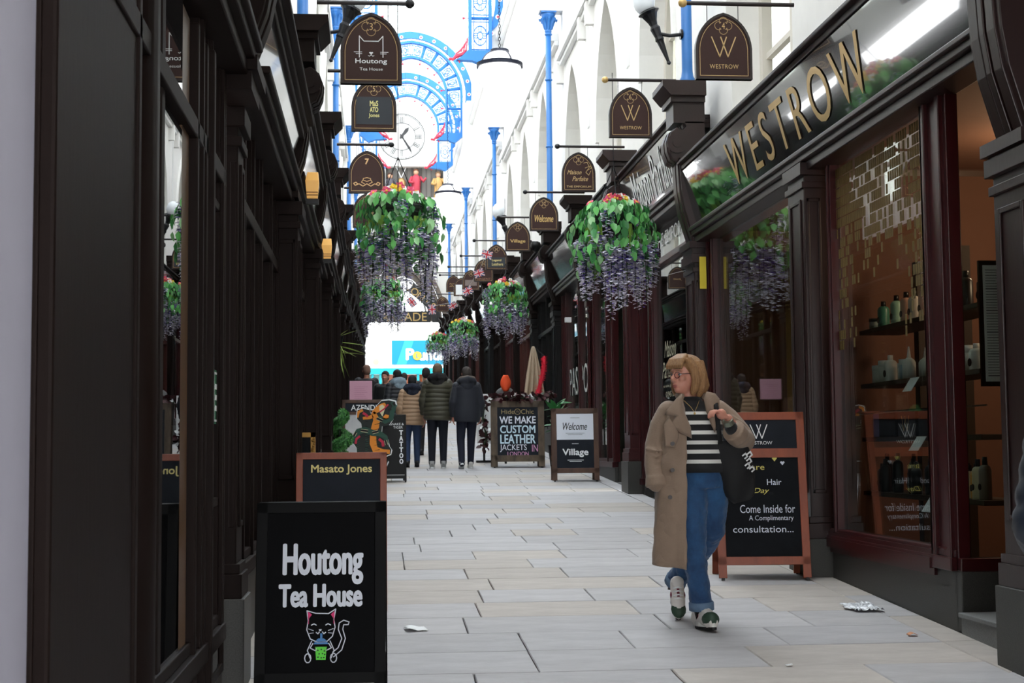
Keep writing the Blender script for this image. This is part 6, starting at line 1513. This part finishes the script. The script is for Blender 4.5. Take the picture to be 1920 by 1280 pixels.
# shoulder bag (held: its own thing)
bag = thing('tote_bag', 'black canvas tote bag with white print hanging from the woman\'s shoulder', 'bag', (WX + .262, WY + .03, F(WY) + .755))
BG = mat('bag_black', (16, 16, 18), .8, bump=.2, bs=30)
def bagpt(u, v):
    a = u * 2 * pi; w_ = L1(v, [(0, .1), (.5, .115), (.9, .09), (1, .05)]); d_ = L1(v, [(0, .03), (.5, .06), (1, .03)]); sh_ = .06 * v
    return (w_ * cos(a) + sh_ - .05, -.10 + d_ * sin(a) + .01 * sin(a * 3 + v * 6), .40 - v * .38 + .012 * cos(a))
g = G(); nu, nv = 28, 16; vs = [bagpt(i / nu, j / nv) for j in range(nv + 1) for i in range(nu)]
g.add(vs, [(j * nu + i, j * nu + (i + 1) % nu, (j + 1) * nu + (i + 1) % nu, (j + 1) * nu + i) for j in range(nv) for i in range(nu)] + [tuple(range(nu * nv, nu * nv + nu))]); g.obj('bag_body', BG, bag, smooth=True)
g = G()
g.tube([(-.13, -.16, .38), (-.155, -.21, .5), (-.165, -.215, .6), (-.158, -.14, .68), (-.145, -.02, .69), (-.12, .1, .62), (-.06, .12, .45)], .011, 8, flat=(1.3, .5)); g.obj('strap', BG, bag, smooth=True)
g = G(); rr = random.Random(3)
for (a, b, c) in ((.02, .30, 0), (.045, .27, .4), (.035, .24, .1), (.062, .22, .5), (.05, .31, .2)):
    g.M = Matrix.Translation((a, -.168, b)) @ Matrix.Rotation(-.6, 4, 'Y'); g.line([(-.012, .01), (.012, .012), (.01, -.01), (-.01, -.012)], .009, -.002, .002)
g.M = None; g.obj('white_print', WHITEP, bag)
# ---------------- people seen from behind
def walker(x, y, h, label, jcol, jstyle, legcol, shoecol, haircol, hood=None, step=.1, rz=0.0, jlen=.80, facing=1, group=None, skin=SKIN, hat=None, arms=None, wide=1.0):
    # local frame: the person faces +y (away from the camera) unless rz says otherwise
    t = thing('person', label, 'person', (x, y, F(y)), rz, group); k = h / 1.75
    S = Matrix.Scale(k, 4)
    g = G(); g.M = S
    head_prims(g, Vector((0, .02, 1.62)), pi, 1.04)
    g.tube([(0, -.01, 1.56), (0, 0, 1.45)], [.055, .065], 12); g.tube([(0, 0, 1.46), (0, 0, 1.38), (0, 0, 1.1), (0, 0, .95)], [.1, .17, .14, .15], 14, flat=(1, .7))
    A = arms or [[(-.165, 0, 1.385), (-.235, -.02, 1.12), (-.225, .05, .88)], [(.165, 0, 1.385), (.235, -.02, 1.12), (.225, .05, .88)]]
    for i, a in enumerate(A): limb(g, a, [.05, .042, .03], 10); hand(g, a[2], (-1 if i else 1, 0, 0), (0, .15, -1), 1 if i else -1, .5, .95)
    LG = [[(-.09, 0, .92), (-.1, .06, .5), (-.1, -.02 - step * .2, .1)], [(.09, 0, .92), (.09, .02 + step * .5, .5), (.09, step, .1)]]
    for l in LG: limb(g, l, [.085, .058, .042], 10); g.tube([l[2], (l[2][0], l[2][1] + .1, .04)], [.035, .028], 8)
    blob(g, 'body', skin, t, .012 * k, 2)
    g = G(); g.M = S
    J = mat('jacket_%d_%d_%d' % jcol, jcol, .55 if jstyle == 'puffer' else .7, sheen=.1)
    top_, bot = 1.47, jlen
    nq = 9 if jstyle == 'puffer' else 5; pts = []; rs_ = []
    N_ = nq * 6
    for i in range(N_ + 1):
        f_ = i / N_; z = top_ + (bot - top_) * f_; b = abs(sin(f_ * nq * pi)) ** .6 * (.018 if jstyle == 'puffer' else .004)
        r_ = L1(f_, [(0, .09), (.05, .16), (.1, .212), (.4, .215), (.8, .225), (1, .205)]) + b; pts.append((.004 * sin(f_ * 9), 0, z)); rs_.append(r_ * wide)
    g.tube(pts, rs_, 26, flat=(1, .72)); g.obj('jacket', J, t, smooth=True)
    for i, a in enumerate(A):
        P = [Vector(a[0]), Vector(a[1]), Vector(a[2])]; pts = []; rs_ = []
        M2 = 30
        for q in range(M2 + 1):
            f_ = q / M2 * 1.93; p = P[0].lerp(P[1], f_) if f_ < 1 else P[1].lerp(P[2], f_ - 1); b = abs(sin(f_ * 3.6 * pi)) ** .6 * (.012 if jstyle == 'puffer' else .003)
            pts.append(p * 1.0 + Vector((0, 0, .02 if q == 0 else 0))); rs_.append(L1(f_ / 1.93, [(0, .085), (.5, .078), (1, .058)]) + b)
        g = G(); g.M = S; g.tube(pts, rs_, 14); g.ell(pts[0], (.088,) * 3, 12, 8); g.obj('jacket_sleeve', J, t, smooth=True)
    if hood:
        HM = mat('hood_%d_%d_%d' % hood, hood, .95, bump=.8, bs=50)
        g = G(); g.M = S; g.tube([(-.14, .03, 1.47), (-.10, -.08, 1.50), (0, -.14, 1.52), (.10, -.08, 1.50), (.14, .03, 1.47)], [.05, .065, .075, .065, .05], 12); g.ell((0, -.09, 1.42), (.13, .09, .12), 14, 10); blob(g, 'hood', J if jstyle != 'puffer' else HM, t, .012, 3)
        g = G(); g.M = S; g.tube([(-.15, .04, 1.50), (-.11, -.09, 1.55), (0, -.15, 1.565), (.11, -.09, 1.55), (.15, .04, 1.50)], .03, 8); g.obj('hood_trim', HM, t, smooth=True)
    g = G(); g.M = S; T_ = mat('trousers_%d_%d_%d' % legcol, legcol, .85, bump=.3, bs=20)
    g.tube([(0, 0, 1.0), (0, 0, .86)], [.16, .165], 14, flat=(1, .8))
    for l in LG: limb(g, [l[0], l[1], (l[2][0], l[2][1], .09)], [.098, .072, .056], 12)
    blob(g, 'trousers', T_, t, .013, 2)
    for i, l in enumerate(LG):
        g = G(); lift = .05 if (i == 0 and step > .15) else 0; g.M = S @ Matrix.Translation((l[2][0], l[2][1], lift)) @ Matrix.Rotation(-lift * 9, 4, 'X')
        g.tube([(0, -.06, .045), (0, .02, .05), (0, .12, .045), (0, .19, .03)], [.042, .046, .045, .028], 12); g.tube([(0, -.03, .05), (0, -.02, .12)], [.04, .045], 10)
        s_ = g.obj('shoe', mat('shoe_%d_%d_%d' % shoecol, shoecol, .5), t, smooth=True)
        g = G(); g.M = S @ Matrix.Translation((l[2][0], l[2][1], lift)) @ Matrix.Rotation(-lift * 9, 4, 'X'); g.prism([(.048 * cos(a), .06 + .14 * sin(a)) for a in [q * pi / 8 for q in range(16)]], 0, .022, 'z'); g.obj('sole', WHITEP if shoecol[0] > 100 else BLK, s_)
    g = G(); g.M = S; Hh = mat('hair_c_%d_%d_%d' % haircol, haircol, .8, bump=.6, bs=80)
    g.ell((0, .0, 1.665), (.084, .104, .09), 14, 10); g.ell((0, -.03, 1.62), (.082, .084, .095), 12, 8); blob(g, 'hair' if not hat else 'beanie', Hh, t, .01, 2)
    return t
JN = (22, 24, 30)
walker((818.5 - 705) / 2750 * 25.2, 25.2, 1.80, 'man in olive green quilted puffer jacket walking away, middle of the trio', (58, 56, 40), 'puffer', (12, 16, 30), (150, 150, 148), (100, 80, 60), hood=(20, 18, 18), step=.06, rz=-.05, wide=1.08)
walker((873 - 705) / 2750 * 25.0, 25.0, 1.74, 'man in navy hooded jacket and white trainers, right one of the trio walking away', (20, 24, 36), 'plain', (14, 19, 40), (214, 212, 206), (50, 42, 38), hood=(104, 92, 84), step=.22, rz=.08, wide=1.05)
walker((771 - 705) / 2750 * 25.6, 25.6, 1.60, 'shorter man in tan padded jacket and blue jeans, left one of the trio', (172, 140, 110), 'puffer', (38, 56, 88), (26, 24, 24), (16, 16, 18), hood=(28, 34, 50), step=.08, rz=.02, hat=True)
walker((743 - 705) / 2750 * 29.0, 29.0, 1.72, 'man with dark body warmer over pale blue sleeves beyond the tiger sign', (30, 32, 38), 'puffer', (90, 130, 150), (26, 24, 24), (26, 22, 22), hood=(140, 160, 172), step=.05, rz=.5)
walker((721 - 705) / 2750 * 30.5, 30.5, 1.70, 'dark haired woman in black coat facing the camera beyond the boards', (22, 22, 26), 'plain', (30, 30, 34), (26, 24, 24), (34, 22, 20), step=.04, rz=pi - .3)
walker((686 - 705) / 2750 * 31.5, 31.5, 1.84, 'tall balding man in black jacket behind the pink menu stand', (22, 22, 26), 'plain', (30, 30, 34), (26, 24, 24), (120, 88, 74), step=.04, rz=.2)
walker((797 - 705) / 2750 * 29.5, 29.5, 1.76, 'dark haired person in black half hidden behind the olive jacket', (18, 18, 22), 'plain', (20, 20, 24), (26, 24, 24), (24, 20, 20), step=.08, rz=-.1)
walker((756 - 705) / 2750 * 36.0, 36.0, 1.68, 'distant shopper in dark clothes between the tan jacket and body warmer', (60, 40, 44), 'plain', (30, 30, 34), (26, 24, 24), (40, 30, 26), step=.06, rz=.1)
walker(2.29, 4.45, 1.72, 'person in navy padded jacket whose elbow enters at the right edge', (22, 32, 46), 'puffer', (30, 30, 34), (26, 24, 24), (60, 50, 40), step=.05, rz=.0, arms=[[(-.165, 0, 1.385), (-.25, -.05, 1.1), (-.14, .17, 1.02)], [(.165, 0, 1.385), (.25, -.05, 1.1), (.14, .17, 1.02)]])
